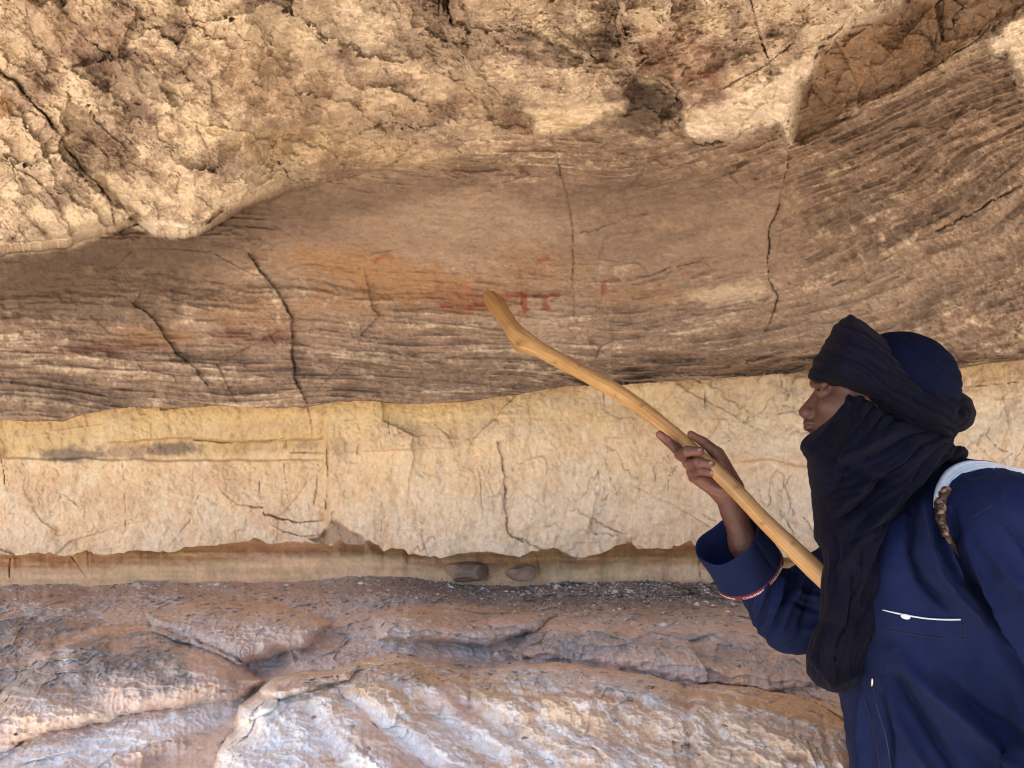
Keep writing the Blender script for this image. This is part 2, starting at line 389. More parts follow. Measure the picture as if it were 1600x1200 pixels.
# --- colour
g1 = fbm(rx * 1.2, ry * 1.9, DZ, 4, 5, 80, 0.6); g2 = fbm(SX, SV, DZ, 24, 4, 84, 0.65); g3 = fbm(SX, SV, DZ, 90, 3, 88, 0.7)
blot = fbm(SX * 0.8, SV * 1.2, DZ, 1.7, 4, 90)
t = np.clip(0.55 + 0.5 * g1 + 0.45 * g2 + 0.4 * g3 + .10 * cb + .10 * ca + 5.0 * (0.6 * terr - 0.6 * flake) , 0, 1)
colR = mix(np.broadcast_to(T['mauve'], U.shape + (3,)), T['tan'] * .93, sst(0.05, 0.6, t)); colR = mix(colR, T['cream'], sst(0.62, 1.0, t) * 0.55)
colR = mix(colR, T['ochre'] * 0.85, np.clip(sst(0.12, 0.40, blot + 0.4 * g2) * 0.30, 0, 1))
colR = mix(colR, T['dark'], sst(0.15, 0.5, -blot - 0.4 * g1) * 0.15)
t2 = np.clip(0.54 + (0.42 * s1 + 0.42 * s2 + 0.42 * s3) * (.6 + .8 * sst(470, 570, V)) + 0.5 * g3 + 0.45 * g2 + .45 * g1, 0, 1)
colB = mix(np.broadcast_to(T['dark'] * .25 + T['mauve'] * .75, U.shape + (3,)), T['tan2'] * 1.08, sst(0.0, 0.58, t2)); colB = mix(colB, T['cream'], sst(0.60, 1.0, t2) * 0.6)
colB = mix(colB, T['deep'], led * 0.22 * bz)
sm = mix(mix(np.broadcast_to(T['mauve'], U.shape + (3,)), T['tan2'] * 1.12, np.clip(0.48 + 0.7 * g1 + 0.4 * g2 + 0.5 * s1, 0, 1)), T['dark'], np.clip(0.15 + s2 * 0.8 + g3 * .3, 0, 1) * 0.35)
colB = mix(colB, 0, smooth_zone * 0) * (1 - smooth_zone * 0.85)[..., None] + sm * (smooth_zone * 0.85)[..., None]
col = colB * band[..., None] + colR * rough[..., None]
nz = g2
P_ = lambda *a, **k: paint(col, U, V, *a, nz=nz, **k)
# varnish and stains of the stone, with recess shade and lit lips painted in
varnish_shade = sst(6, -4, sdl + 5 * n_f) * sst(-95, -20, sdl + 25 * g1) * np.interp(US, [0, 360, 520, 680], [1, .9, .35, 0])[None] * .6  # dark varnish under the slab lip, painting in the shade of the recess too
col = mix(col, T['dark'], np.clip(varnish_shade, 0, 1))
P_((110, 460, 230, 55, 0), T['dark'], .65, namp=.8); P_((230, 400, 200, 30, -5), T['dark'], .5, namp=.8)  # varnish, with recess shade painted close under the lip
P_((620, 300, 230, 32, -14), T['dark'], .38, namp=.8); P_((1000, 300, 190, 75, 0), T['dark'], .35, namp=.8); P_((860, 360, 260, 40, 8), T['mauve'], .5, namp=.8)
P_((680, 580, 230, 36, 2), T['dark'], .35, namp=1.2); P_((100, 620, 150, 26, 8), T['dark'], .3, namp=1.2)
P_((640, 440, 200, 38, 12), T['ochre'], .95, namp=.9); P_((520, 410, 70, 20, 20), T['ochre'], .7, namp=.9)
P_((720, 468, 110, 20, 5), T['rust'], .42, namp=1.0); P_((560, 470, 90, 30, 0), T['ochre'], .6, namp=1.); P_((840, 420, 90, 50, 0), T['ochre'], .42, namp=1.)
P_((180, 540, 110, 14, -4), T['rust'], .4, namp=1.4); P_((390, 522, 70, 18, 0), T['rust'], .4, namp=1.4); P_((400, 490, 90, 26, 0), T['ochre'], .5, namp=1.2)
P_((240, 525, 80, 12, 4), T['ochre'], .6, namp=1.2); P_((1010, 460, 110, 22, 0), T['ochre'], .55, namp=1.2); P_((1140, 458, 80, 18, -6), T['cream'], .40, namp=1.2)
P_((1420, 430, 230, 60, -22), T['tan'], .35, namp=1.5); P_((770, 350, 170, 36, 6), T['tan'], .5, namp=1.); P_((1090, 420, 110, 30, -10), T['tan2'], .5, namp=1.); P_((850, 500, 60, 40, 0), T['tan'], .45, namp=1.)
P_((150, 80, 120, 40, 10), T['rust'] * .8, .35, namp=1.2); P_((420, 130, 130, 60, 20), T['ochre'], .32, namp=1.2); P_((200, 110, 90, 50, 15), T['mauve'], .6, namp=1.)
P_((1060, 90, 70, 50, 0), T['rust'] * 1.2, .45, namp=1.2); P_((1110, 130, 50, 40, 0), T['rust'], .3, namp=1.2); P_((560, 50, 120, 50, 10), T['crust'], .35, namp=2.)
P_((1340, 30, 70, 50, -20), T['crust'], .3, namp=1.); P_((730, 60, 130, 45, 0), T['mauve'], .45, namp=1.2); P_((880, 80, 80, 30, 0), T['dark'], .3, namp=1.2); P_((1000, 170, 60, 50, 0), T['dark'], .55, namp=1.)  # last patch paints the shadow between the two hanging blocks
P_((500, 230, 200, 30, 5), T['yellow'], .3, namp=1.5); P_((630, 200, 160, 40, -10), T['mauve'], .35, namp=1.5)
P_((1450, 180, 200, 30, -28), T['mauve'], .45, namp=1.3); P_((1480, 320, 200, 16, -30), T['dark'], .6, namp=1.3); P_((1330, 330, 90, 30, -20), T['dark'], .4, namp=1.2)
P_(pts('800,168 832,182 832,212 870,215 905,200 945,184 978,178 986,158 930,158 870,176'), T['cream'], .6, soft=6, namp=8); P_((1015, 165, 50, 45, 20), T['dark'], .5, namp=1.); P_(B3[3:15], T['crust'], .55, soft=8, namp=10)  # lit lips of the hanging blocks and the shadow between them, as colour
P_([(200, 352), (225, 345), (300, 352), (330, 352), (306, 370), (270, 374), (238, 368)], T['crust'], .75, soft=4, namp=4)  # light on the slab's lower lip, painted pale
P_([(0, 380), (90, 365), (180, 345), (182, 362), (110, 388), (0, 400)], T['cream'], .7, soft=6, namp=6)  # same painted light along the lip further left
P_((400, 300, 60, 14, -25), T['cream'], .5, namp=1.)  # lit lip carried on to the right as a pale patch
cH = mix(mix(np.broadcast_to(T['ochre'] * 1.05, U.shape + (3,)), T['tan2'], np.clip(.45 + 1.2 * g1 + .7 * g2, 0, 1)), T['dark'], np.clip(-.05 + g2 + s3, 0, 1) * .4)
col = col * (1 - hol * .85)[..., None] + cH * (hol * .85)[..., None]
P_(B4, T['crust'], .6, soft=8, namp=8)
P_([(0, 150), (18, 150), (20, 180), (0, 182)], T['ochre'] * 1.2, .8, soft=4)
col = col * (.84 + .16 * sst(.25, .5, col.mean(-1)))[..., None]
# painted figures: faded red animals and marks
R_ = lambda line, w, a=.75: stroke(col, U, V, line, w * 1.15, T['red'], a * .95, nz=n_f, namp=3.5)
R_(pts('840,410 850,404 856,402'), 4, .55); R_(pts('812,418 812,430'), 4, .4)
R_(pts('776,466 790,462 806,460 822,458'), 4.5, .7); R_(pts('784,468 786,480'), 4, .6); R_(pts('818,462 817,474 820,486'), 4.5, .8); R_(pts('812,488 826,484'), 3.5, .6)
R_(pts('836,462 852,462 872,460'), 3.5, .55); R_(pts('852,464 851,480'), 4, .7); R_(pts('862,470 872,464'), 3, .5); R_(pts('846,482 856,480'), 3, .6)
R_(pts('762,458 766,462 758,470'), 5, .7); R_(pts('730,482 742,476 754,476'), 5, .75); R_(pts('716,460 734,462 744,460'), 5, .45); R_(pts('690,478 706,476'), 4, .5); R_(pts('722,448 736,452'), 4, .35)
R_(pts('942,456 940,444 948,437 966,436'), 3, .45); R_(pts('944,446 943,458'), 4, .4); R_(pts('590,404 604,398 612,404'), 4, .5); R_(pts('806,508 822,484'), 2.5, .4)
R_(pts('1066,430 1084,425 1098,428'), 3, .4); R_(pts('900,506 902,500'), 3, .5); R_(pts('590,404 586,412'), 3, .5)
# joints and cracks
def CK(s, *a, **k): crack(H, U, V, pts(s) if isinstance(s, str) else s, *a, col=col, **k)
CK('-60,40 0,108 30,138 60,172 86,205 112,242 140,275 164,305 176,335 183,360', 15, 3, .055, jit=8, step=-.012, sw=60, seed=2)
CK('385,392 408,425 430,452 448,478 456,498 458,590 468,615 481,636', 1.8, 3.2, .03, ca=.3, jit=5, step=-.02, sw=70, seed=3)
CK('205,470 240,500 262,530 278,556 305,575 330,608', 1.3, 1.0, .005, ca=.22, jit=6, step=-.02, sw=40, seed=4)
CK('858,190 870,240 882,290 892,330 897,370 894,430 898,470 898,528', 3, 2.2, .018, jit=3, step=.008, sw=40, seed=5)
CK('1232,232 1228,262 1217,320 1203,360 1200,400 1202,440 1216,462 1213,480 1200,505 1180,545 1150,582', 3.2, 2.5, .028, jit=4, step=-.012, sw=50, seed=6)
CK('1340,168 1400,140 1462,104 1532,58 1600,8 1680,-40', 3, 3, .03, jit=5, seed=7)
CK('1480,-20 1464,58 1460,86 1463,100', 2, 2, .02, jit=3, seed=8)
CK('1170,-20 1188,55 1200,90 1208,130', 3, 2, .03, jit=5, seed=9, step=.01)
CK('1130,140 1170,118 1200,100 1240,66', 2, 2, .02, jit=5, seed=10)
CK('690,-20 686,30 700,78 740,118', 3, 2, .02, jit=5, seed=11, step=.015, sw=30)
CK('1600,285 1520,330 1430,375 1350,420 1290,450', 4, 2, .03, jit=10, seed=12)
CK('1010,330 960,350 900,368', 2, 1.5, .012, jit=6, seed=13); CK('1110,400 1040,420 980,442', 2, 1.5, .012, jit=6, seed=14)
CK('930,560 942,540 960,530', 2, 1.5, .012, jit=6, seed=15)
CK('480,30 520,60 500,90', 2, 1.5, .014, jit=10, seed=16); CK('560,200 620,190 690,210 760,230', 2, 1, .012, jit=10, seed=17)
ck = fbm(rx, ry * 1.6, DZ, 6, 4, 120, .55); ckm = np.exp(-(ck / .012) ** 2) * sst(.0, .25, noise(SX, SV, 0, 4, 125)) * rough
H -= .005 * ckm; col = mix(col, T['dark'], ckm * .3)
pit = sst(.42, .60, noise(SX, SV, DZ, 60, 130)) * sst(.0, .3, noise(SX, SV, 0, 3, 131)) * rough
H -= pit * .003
log('upper fields')
P = ray_displace(U, V, D, H)
P[-1] += [0, .005, 0]
nn = lambda k: np.stack([0 * US, .02 * fbm(US / 80, 0 * US, k, 1, 3, k), .012 * fbm(US / 60, 0 * US, k + 3, 1, 3, k)], -1)[None]
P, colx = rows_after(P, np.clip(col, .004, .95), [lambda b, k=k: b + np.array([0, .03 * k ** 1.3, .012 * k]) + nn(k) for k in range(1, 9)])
top = P[0, :, :].copy()
def toprow(y, z, wob, k):
    def f(b):
        r = b.copy(); r[..., 1] = y; r[..., 2] = z; r[..., 2] += wob * fbm(r[..., 0] * 1.2, 0 * r[..., 0] + k, 0, 1, 3, k)
        r[..., 0] = (US * 0 + (US - 800) / FL * 3.0)[None] if True else r[..., 0]
        return r
    return f
ext = [(.56, .86, .02), (.45, .97, .03), (.37, 1.12, .04), (.32, 1.32, .04), (.30, 1.6, .05), (.33, 2.0, .06), (.42, 2.6, .08), (.6, 3.6, .15), (.9, 5.0, .2), (1.5, 8.0, .3)]
P, colx = rows_after(P, colx, [toprow(y, z, wv, k) for k, (y, z, wv) in enumerate(ext)], at_end=False)
P, colx = pad_sides(P, colx)
rockm = rock_material('sandstone', .9, .8)
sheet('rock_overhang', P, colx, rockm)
log('upper mesh', P.shape)
# ---- lower wall: pale vertical face under the ledge ------------------------------------------
e3 = edge(E3S, US, 5, 5, 1 / 28.); e3 = e3 - 6 * sst(.12, .2, noise(US / 38, 0 * US, 8, 1, 41)) * (.5 + noise(US / 12, 0 * US, 3, 1, 42)) + 5 * sst(.2, .3, noise(US / 70, 0 * US, 2, 1, 43))
nr = 185; tt = np.linspace(0, 1, nr)[:, None]
V = (e2 - 26)[None] * (1 - tt) + e3[None] * tt; U = np.repeat(US[None], nr, 0)
cu = [-900, -400, 0, 250, 520, 700, 900, 1100, 1300, 1600, 2000, 2500]
cv = [560, 640, 720, 800, 880]
tab = [[2.50, 2.46, 2.42, 2.39, 2.36, 2.34, 2.31, 2.30, 2.30, 2.22, 2.0, 1.8],
       [2.49, 2.44, 2.40, 2.38, 2.34, 2.31, 2.29, 2.28, 2.28, 2.20, 2.0, 1.8],
       [2.47, 2.43, 2.40, 2.37, 2.32, 2.28, 2.27, 2.26, 2.25, 2.18, 2.0, 1.8],
       [2.47, 2.43, 2.39, 2.36, 2.31, 2.27, 2.27, 2.25, 2.24, 2.16, 2.0, 1.8],
       [2.48, 2.44, 2.40, 2.37, 2.31, 2.27, 2.27, 2.26, 2.25, 2.17, 2.0, 1.8]]
from_v = np.linspace(560, 880, 80)
Dt = table(cu, cv, tab, US, from_v)
fi = np.clip((V - 560) / 320 * 79, 0, 78.99); i0 = fi.astype(int); ff = fi - i0; jj = np.arange(len(US))[None]
D = Dt[i0, jj] * (1 - ff) + Dt[i0 + 1, jj] * ff
SX = (U - 800) / FL * 2.3; SV = V / FL * 2.3; DZ = D * .8
H = -.085 * sst(516, 506, U + 3 * noise(0 * U, SV * 6, 0)) * sst(640, 700, V)*sst(150, 500, U)
big = fbm(SX, SV, DZ, 2.2, 4, 220); n_e = fbm(SX, SV, 0, 10, 4, 211); n_f = fbm(SX, SV, 0, 30, 3, 212)
wx = SX + .02 * fbm(SX, SV, 0, 3, 3, 213); wy = SV + .02 * fbm(SX, SV, 5, 3, 3, 214)
vert = fbm(wx * 1.3, wy * .75, DZ, 8, 5, 230, .56)             # vertical ripple of the broken face
fl = fbm(wx * 1.2, wy * .9, DZ, 4.5, 5, 240, .5); k_ = 8
tr = fl * k_ + n_e * 1.2; terr = np.floor(tr); fr = tr - terr; terr = (terr + sst(0, .13, fr)) / k_
fine = fbm(SX, SV, DZ, 45, 4, 250, .6); vfine = fbm(SX, SV, DZ, 130, 2, 255, .6)
calm = sst(520, 470, U) * .6                                     # left part is smoother
ca, ea = cells(wx * 2.6 + .1 * n_e, wy * 3.0, 21); cb, eb = cells(wx * 8 + .25 * n_e, wy * 6.5 + .2 * n_f, 22); cc_, ec = cells(wx * 22 + .4 * n_e, wy * 16 + .4 * n_f, 23)
fac = (.020 * ca + .010 * cb + .004 * cc_) * (1 + .9 * sst(600, 720, U) * sst(1060, 960, U)) * (.35 + .65 * sst(-.2, .25, noise(SX, SV, 0, 3, 24)))
H += fac * (1 - .5 * calm)
H += (1 - calm) * (.030 * vert + .014 * terr) + calm * (.012 * vert + .006 * terr) + .016 * big + .008 * fine + .0024 * vfine
def ledge(line, h, w, seed=1, above=True):
    """raise the rock above a roughly horizontal line"""
    lv = curve(line, US)[None] + fbm(US / 35, 0 * US, seed, 1, 4, seed)[None] * 5
    u0, u1 = pts(line)[0][0], pts(line)[-1][0]
    m = sst(u0, u0 + 15, U) * sst(u1, u1 - 15, U)
    d = lv - V if above else V - lv
    return h * m * sst(-2.5, 2.5, d) * np.exp(-np.clip(d, 0, 999) / w)
H += ledge('160,692 230,688 300,684 345,689 400,690 450,688 512,686', .034, 60, 3) + ledge('0,716 260,719 510,719', -.018, 30, 4) + ledge('560,706 640,702 715,700', .02, 40, 5)
H += ledge('1150,722 1200,716 1240,726 1300,734 1400,730 1500,724', .035, 50, 6) + ledge('-300,716 -100,716 10,716', .01, 30, 7)
H += ledge('935,680 1010,688 1100,684', .01, 40, 8) + ledge('640,655 800,650 940,652', .006, 30, 9)
# colour
g1 = fbm(wx, wy * .8, DZ, 4, 5, 280, .6); g2 = fbm(SX, SV, DZ, 22, 4, 284, .65); g3 = fbm(SX, SV, DZ, 90, 3, 288, .7); st = fbm(SX * 1.2, SV * 14, DZ, 1.5, 4, 289)
wv = fbm(wx * 2.5, wy * 1.4, DZ, 6, 4, 290, .6)
t = np.clip(.55 + .7 * g1 + .45 * g2 + .25 * g3 + .3 * wv + 2.5 * (terr - fl), 0, 1)
col = mix(np.broadcast_to(T['peach'], U.shape + (3,)), T['pink'], sst(.1, .6, t)); col = mix(col, T['crust'], sst(.6, 1.05, t) * .75); col = mix(col, T['tan2'], sst(.28, .0, t) * .5)
upz = sst(722, 700, V + n_e * 10) * sst(560, 470, U) + sst(715, 640, V + n_e * 30) * sst(480, 560, U) * .75
cu_ = mix(mix(np.broadcast_to(T['yellow'], U.shape + (3,)), T['tan2'], np.clip(.42 + .8 * g1 + .6 * st + .3 * g2, 0, 1)), T['cream'], sst(.05, .5, fbm(wx, wy, 0, 8, 4, 291) + .3 * g2) * .7)
col = col * (1 - upz)[..., None] + cu_ * upz[..., None]
yl = sst(850, 700, V) * sst(1300, 600, U) * .4; col = mix(col, T['yellow'], yl)
nz = g2
for bb, c, a in [((110, 710, 60, 12, 0), 'grey', .8), ((200, 705, 60, 13, 0), 'tan2', .8), ((270, 702, 45, 14, 0), 'grey', .8), ((380, 700, 50, 12, 0), 'ochre', .4), ((480, 696, 25, 8, 0), 'grey', .4),
                 ((530, 700, 22, 18, 0), 'grey', .35), ((60, 760, 60, 40, 20), 'peach', .6), ((330, 745, 60, 25, 0), 'peach', .5), ((190, 780, 60, 40, 0), 'peach', .35), ((420, 790, 60, 40, 0), 'pink', .4),
                 ((1180, 690, 200, 30, 0), 'cream', .3), ((900, 800, 160, 50, 0), 'crust', .35), ((1200, 790, 120, 50, 0), 'crust', .45), ((640, 650, 90, 25, 0), 'yellow', .4), ((670, 680, 60, 20, 0), 'peach', .5),
                 ((1530, 600, 40, 25, 0), 'ochre', .4), ((1560, 650, 80, 60, 0), 'crust', .5), ((1340, 650, 240, 60, 0), 'crust', .3)]:
    paint(col, U, V, bb, T[c], a, nz=nz, namp=1.1)
def CK(s, *a, **k): crack(H, U, V, pts(s), *a, col=col, **k)
CK('478,630 486,650 489,682', 2.6, 2.4, .03, jit=3, seed=30); CK('555,628 557,655 566,680 560,700 556,712', 4, 3, .02, jit=4, seed=31)
CK('512,690 511,740 511,800', 4, 4, .05, jit=3, step=.0, seed=32)
CK('328,726 334,745 344,764 358,778 372,790 395,793 408,790 412,800 440,812 462,818 490,817 512,811', 3, 3.4, .035, jit=5, step=.016, sw=26, seed=33)
CK('410,800 420,818 445,832 478,836 500,836', 2.5, 2.5, .02, jit=4, step=.012, sw=18, seed=34)
CK('312,770 304,785 299,800 298,812 285,826 275,842 262,856', 2, 2.2, .02, jit=4, seed=35, step=.006)
CK('404,745 406,775 410,790', 1.6, 1.6, .015, jit=3, seed=36); CK('444,690 444,745 449,770 456,790', 1.6, 1.6, .016, jit=3, seed=37); CK('498,722 496,755 490,790', 1.8, 1.6, .02, jit=3, seed=38)
CK('448,688 448,722', 1.8, 1.6, .02, jit=1, seed=39); CK('301,690 300,720', 1.6, 1.6, .012, jit=1, seed=40); CK('192,722 194,770 196,830', 1.4, 1.4, .008, jit=2, seed=41)
CK('300,686 345,690 420,689 450,684', 2.5, 4, .03, jit=3, seed=42); CK('452,706 510,708', 2.5, 3, .03, jit=2, seed=43)
CK('944,612 944,652', 2.4, 2.4, .03, jit=2, seed=44); CK('1102,608 1103,652 1140,655', 2.2, 2, .02, jit=2, seed=45)
CK('606,642 610,684', 1.6, 1.6, .012, jit=2, seed=46); CK('775,690 786,730 790,790 800,840 830,850', 4, 3, .03, jit=8, step=-.015, sw=30, seed=47)
CK('745,730 752,780 757,810', 3, 3, .02, jit=5, seed=48); CK('680,660 700,680 712,705', 3, 2, .015, jit=6, seed=49)
CK('920,830 925,808 950,822 975,835 983,850', 2, 2.5, .025, jit=7, step=.012, sw=25, seed=50); CK('800,840 850,858 888,866 902,872', 2.5, 3, .03, jit=5, step=.012, sw=16, seed=51)
CK('1044,768 1042,745 1060,725', 1.4, 1.4, .014, jit=4, seed=52); CK('1140,686 1120,700 1108,714', 1.6, 1.6, .014, jit=4, seed=53); CK('1095,800 1110,815 1140,820', 1.5, 1.5, .014, jit=5, seed=54)
CK('1255,806 1264,815 1270,830', 1.6, 1.6, .014, jit=3, seed=55); CK('1225,812 1240,830 1245,850', 1.6, 1.6, .014, jit=6, seed=56); CK('1540,680 1560,700 1580,706', 1.5, 1.5, .014, jit=3, seed=57)
CK('0,705 4,730 8,760', 2, 2, .02, jit=2, seed=58); CK('86,770 110,785 130,800', 1.4, 1.4, .01, jit=5, seed=59); CK('1420,610 1600,596', 2.5, 2.5, .02, jit=3, seed=60)
ck = fbm(wx * 1.6, wy * .8, DZ, 5, 4, 320, .55); ckm = np.exp(-(ck / .008) ** 2) * sst(.05, .3, noise(SX, SV, 0, 4, 325)) * (1 - calm * .8)
H -= .007 * ckm; col = mix(col, T['mauve'], ckm * .45)
# triangular scar beside the block edge
tri = pts('518,812 534,820 548,830 566,838 588,858 520,853 505,852 490,846 484,842 500,838'); ix = local(U, V, tri, 20)
s_ = poly_sd(U[ix], V[ix], tri) + n_f[ix] * 3; mt = sst(-2, 4, s_); H[ix] -= .035 * mt; col[ix] = mix(col[ix], T['tan2'], mt * .8)
P = ray_displace(U, V, D, H)
P, colx = rows_after(P, np.clip(col, .004, .95), [lambda b, k=k: b + np.array([0, .025 * k ** 1.2, .003 * k]) + nn(k + 20) for k in range(1, 9)])
P, colx = rows_after(P, colx, [lambda b: b + np.array([0, 0, .4])], at_end=False)
P, colx = pad_sides(P, colx)
wallm = rock_material('pale_sandstone', .8, .9, (1.3, 1, 1))
sheet('rock_wall', P, colx, wallm)
# ---- base bed: thin yellow layer set back under the wall -------------------------------------
e4 = edge(E4S, US, 3, 7)
nr = 60; tt = np.linspace(0, 1, nr)[:, None]
V = (e3 - 40)[None] * (1 - tt) + (e4 + 14)[None] * tt; U = np.repeat(US[None], nr, 0)
D = np.interp(US, [-900, 0, 600, 1100, 1600, 2500], [2.66, 2.57, 2.48, 2.43, 2.35, 1.98])[None] + .11 * (1 - sst(.3, .75, tt)) + 0 * V
SX = (U - 800) / FL * 2.4; SV = V / FL * 2.4; DZ = D * .8
g1 = fbm(SX, SV * 3, DZ, 3, 4, 400); g2 = fbm(SX, SV, DZ, 22, 4, 401); vst = fbm(SX * 22, SV * 3, DZ, 1, 4, 402); lay = fbm(SX * 1.5, SV * 45, DZ, 1, 3, 403)
H = .012 * g1 + .006 * g2 + .006 * vst * sst(560, 700, U) + .006 * lay
col = mix(np.broadcast_to(T['strip'], U.shape + (3,)), T['yellow'], np.clip(.3 + g1 + .5 * lay, 0, 1)); col = mix(col, T['tan2'], np.clip(.1 + g2 + .8 * lay, 0, 1) * .6)
stn = np.clip(vst * 2.2 - .2, 0, 1) * sst(540, 640, U) * .8 + np.clip(vst * 2 - .5, 0, 1) * .3
col = mix(col, T['rust'] * .9, stn * .5)
def CK(s, *a, **k): crack(H, U, V, pts(s), *a, col=col, **k)
CK('16,872 14,904', 2, 2, .03, jit=1, seed=70); CK('135,902 120,880 110,868', 2, 2, .01, jit=2, seed=71); CK('1092,868 1094,902', 2, 2, .02, jit=1, seed=72); CK('840,868 842,900', 2, 2, .02, jit=1, seed=73)
P = ray_displace(U, V, D, H); P, colx = pad_sides(P, np.clip(col, .004, .95))
sheet('rock_base', P, colx, wallm)
log('walls')
# ---- floor: worn rock shelf with sand pockets ------------------------------------------------
nr = 330
V = e4[None] - 6 + (np.linspace(0, 1, nr) ** 1.25)[:, None] * (1290 - e4[None] + 6); U = np.repeat(US[None], nr, 0)
dback = np.interp(US, [-900, 0, 600, 1100, 1600, 2500], [2.68, 2.59, 2.50, 2.45, 2.37, 2.0])[None]
z0 = (e4[None] - 600) / FL * dback                              # depth below the eye where floor meets wall
k = (V - e4[None]) / 300.
SXf = (U - 800) / 170.; SYf = (V - 900) / 60.                      # provisional plan coordinates
h = np.zeros_like(V)
def fmound(poly, hh, wdt, namp=8, base=True, seed=0):
    ix = local(U, V, poly, wdt + 30)
    s_ = poly_sd(U[ix], V[ix], poly) + fbm(U[ix] / 50, V[ix] / 30, seed, 1, 4, 500 + seed) * namp
    t = np.clip(s_ / wdt, 0, 1); h[ix] += 1.15 * hh * np.sqrt(1 - (1 - t) ** 2)
    return ix, sst(-2, 5, s_)
def fgroove(line, d, wd, seed=0, jit=10):
    ln = pts(line); ix = local(U, V, ln, wd * 3 + jit)
    u, v = U[ix], V[ix]; j = fbm(u / 50, v / 40, seed, 1, 4, 540 + seed) * jit
    dd, t, _ = seg_dist(u + j, v + j * .6, ln)
    h[ix] -= .5 * d * np.exp(-(dd / wd) ** 2) * sst(0, .06, t) * sst(1, .94, t)
n5 = fbm(U / 110, V / 45, 0, 1, 4, 510); n6 = fbm(U / 40, V / 18, 0, 1, 4, 511)
h += .012 * n5
# right boulder top (big pale block at the front)
BIG = pts('330,1230 342,1165 372,1135 372,1100 404,1078 425,1060 470,1050 520,1046 570,1030 620,1022 680,1032 730,1046 800,1036 870,1034 950,1042 1020,1056 1070,1072 1120,1066 1200,1080 1290,1096 1340,1120 1400,1320 300,1320')
ib, mb = fmound(BIG, .10, 60, 8, seed=1)
big_m = np.zeros_like(V); big_m[ib] = mb
fmound(pts('404,1078 430,1056 520,1046 560,1040 545,1062 500,1072 460,1086 440,1092 412,1088'), .035, 14, 5, seed=2)
fmound(pts('366,1130 374,1102 400,1090 436,1092 430,1108 400,1122 372,1140'), .025, 12, 4, seed=3)
fmound(pts('-100,1180 0,1080 60,1010 160,980 260,985 330,1010 380,1040 420,1064 370,1092 300,1100 180,1120 60,1150 -100,1220'), .05, 60, 14, seed=4)
fmound(pts('230,960 330,935 450,950 520,975 480,1010 440,1020 380,1040 300,1010 240,985'), .045, 35, 10, seed=5)
fmound(pts('580,960 640,944 760,948 870,960 840,985 760,1010 660,1000 590,1000'), .04, 26, 8, seed=6)
fmound(pts('860,960 1000,945 1140,950 1250,1000 1330,1060 1200,1080 1000,1050 880,1030 780,1030'), .03, 50, 10, seed=7)
fmound(pts('820,916 900,906 1000,904 1100,908 1110,928 1000,928 900,932 840,932'), .016, 20, 6, seed=8)
fgroove('455,1010 430,1035 400,1050 372,1066 395,1080 380,1100 350,1120 300,1160 240,1200 160,1260', .055, 22, 1)
fgroove('545,990 500,1010 455,1030', .03, 12, 2); fgroove('860,985 820,1010 760,1035 640,1020', .02, 14, 3)
for q, (ln, d) in enumerate([('520,1075 600,1130 680,1200 720,1260', .03), ('600,1050 690,1120 780,1190 830,1260', .025), ('700,1080 800,1140 900,1230', .016), ('470,1100 540,1190 560,1260', .02), ('830,1110 960,1160 1060,1250', .014)]):
    fgroove(ln, d, 16, 10 + q, 14)
fgroove('1078,1075 1074,1130 1086,1230', .02, 6, 20, 5); fgroove('1120,1070 1112,1130 1130,1170', .02, 14, 21, 6); fgroove('1275,1090 1290,1150 1310,1230', .02, 6, 22, 6)
fgroove('733,1045 734,1110', .018, 4, 23, 4); fgroove('850,1080 980,1090 1010,1095', .012, 4, 24, 6); fgroove('770,1080 850,1090', .012, 4, 25, 6)
rock = np.clip(1 - sst(955, 925, V + n5 * 30), 0, 1)
# plan coordinates of the surface, then fractal detail
zz = z0 + .02 + .10 * sst(0.2, 1.1, k) - h
D = zz * FL / np.maximum(V - 600, 60)
PX = (U - 800) / FL * D; PY = D; PZ = -zz
ang = math.radians(35); qx = PX * math.cos(ang) - PY * math.sin(ang); qy = PX * math.sin(ang) + PY * math.cos(ang)
f1 = fbm(PX, PY, 0, 4.5, 5, 600, .55); f2 = fbm(qx, qy * 2.2, 0, 6, 5, 610, .55)
L1 = (V - .66 * U + 34 * n5 + 9 * n6) / 30.; L2 = (V * 1.6 - .16 * U + 40 * n5 + 9 * n6) / 26.; lm = big_m * sst(1040, 1075, V)
tr = L1 * lm + L2 * (1 - lm) + 1.6 * fbm(PX, PY, 0, 8, 3, 621); te = np.floor(tr); tfr = tr - te; tlv = noise(te * 1.37, 0 * te, 0 * te, 1, 622); te = tlv * .6 + (sst(0, .82, tfr) * sst(1, .9, tfr)) * np.clip(.45 + noise(PX, PY, te, 3, 623), 0, 1)
f3 = fbm(PX, PY, 0, 40, 4, 630, .6); f4 = fbm(PX, PY, 0, 130, 2, 635, .6)
sandm = np.zeros_like(V)
for pl in ['160,1260 250,1190 330,1150 372,1100 395,1085 372,1066 300,1060 280,1030 330,1020 380,1040 420,1062 404,1078 372,1108 372,1135 345,1160 330,1260',
           '400,1022 470,1010 520,985 470,985 420,1000', '690,1060 760,1120 730,1140 680,1090', '560,1100 640,1190 620,1210 560,1150', '600,900 -300,925 -300,940 400,930 640,925 900,935 860,905']:
    p_ = pts(pl); ix = local(U, V, p_, 30); s_ = poly_sd(U[ix], V[ix], p_) + n6[ix] * 14; sandm[ix] = np.maximum(sandm[ix], sst(-8, 8, s_))
sandm = np.maximum(sandm, sst(.36, .60, -n5 * 1.2 - f2 * .8 + .08) * .8)
relief = (1 - sandm * .92)
ca, ea = cells(PX * 5 + .2 * f1, PY * 5, 31); cb, eb = cells(PX * 14 + .3 * f1, PY * 14, 32)
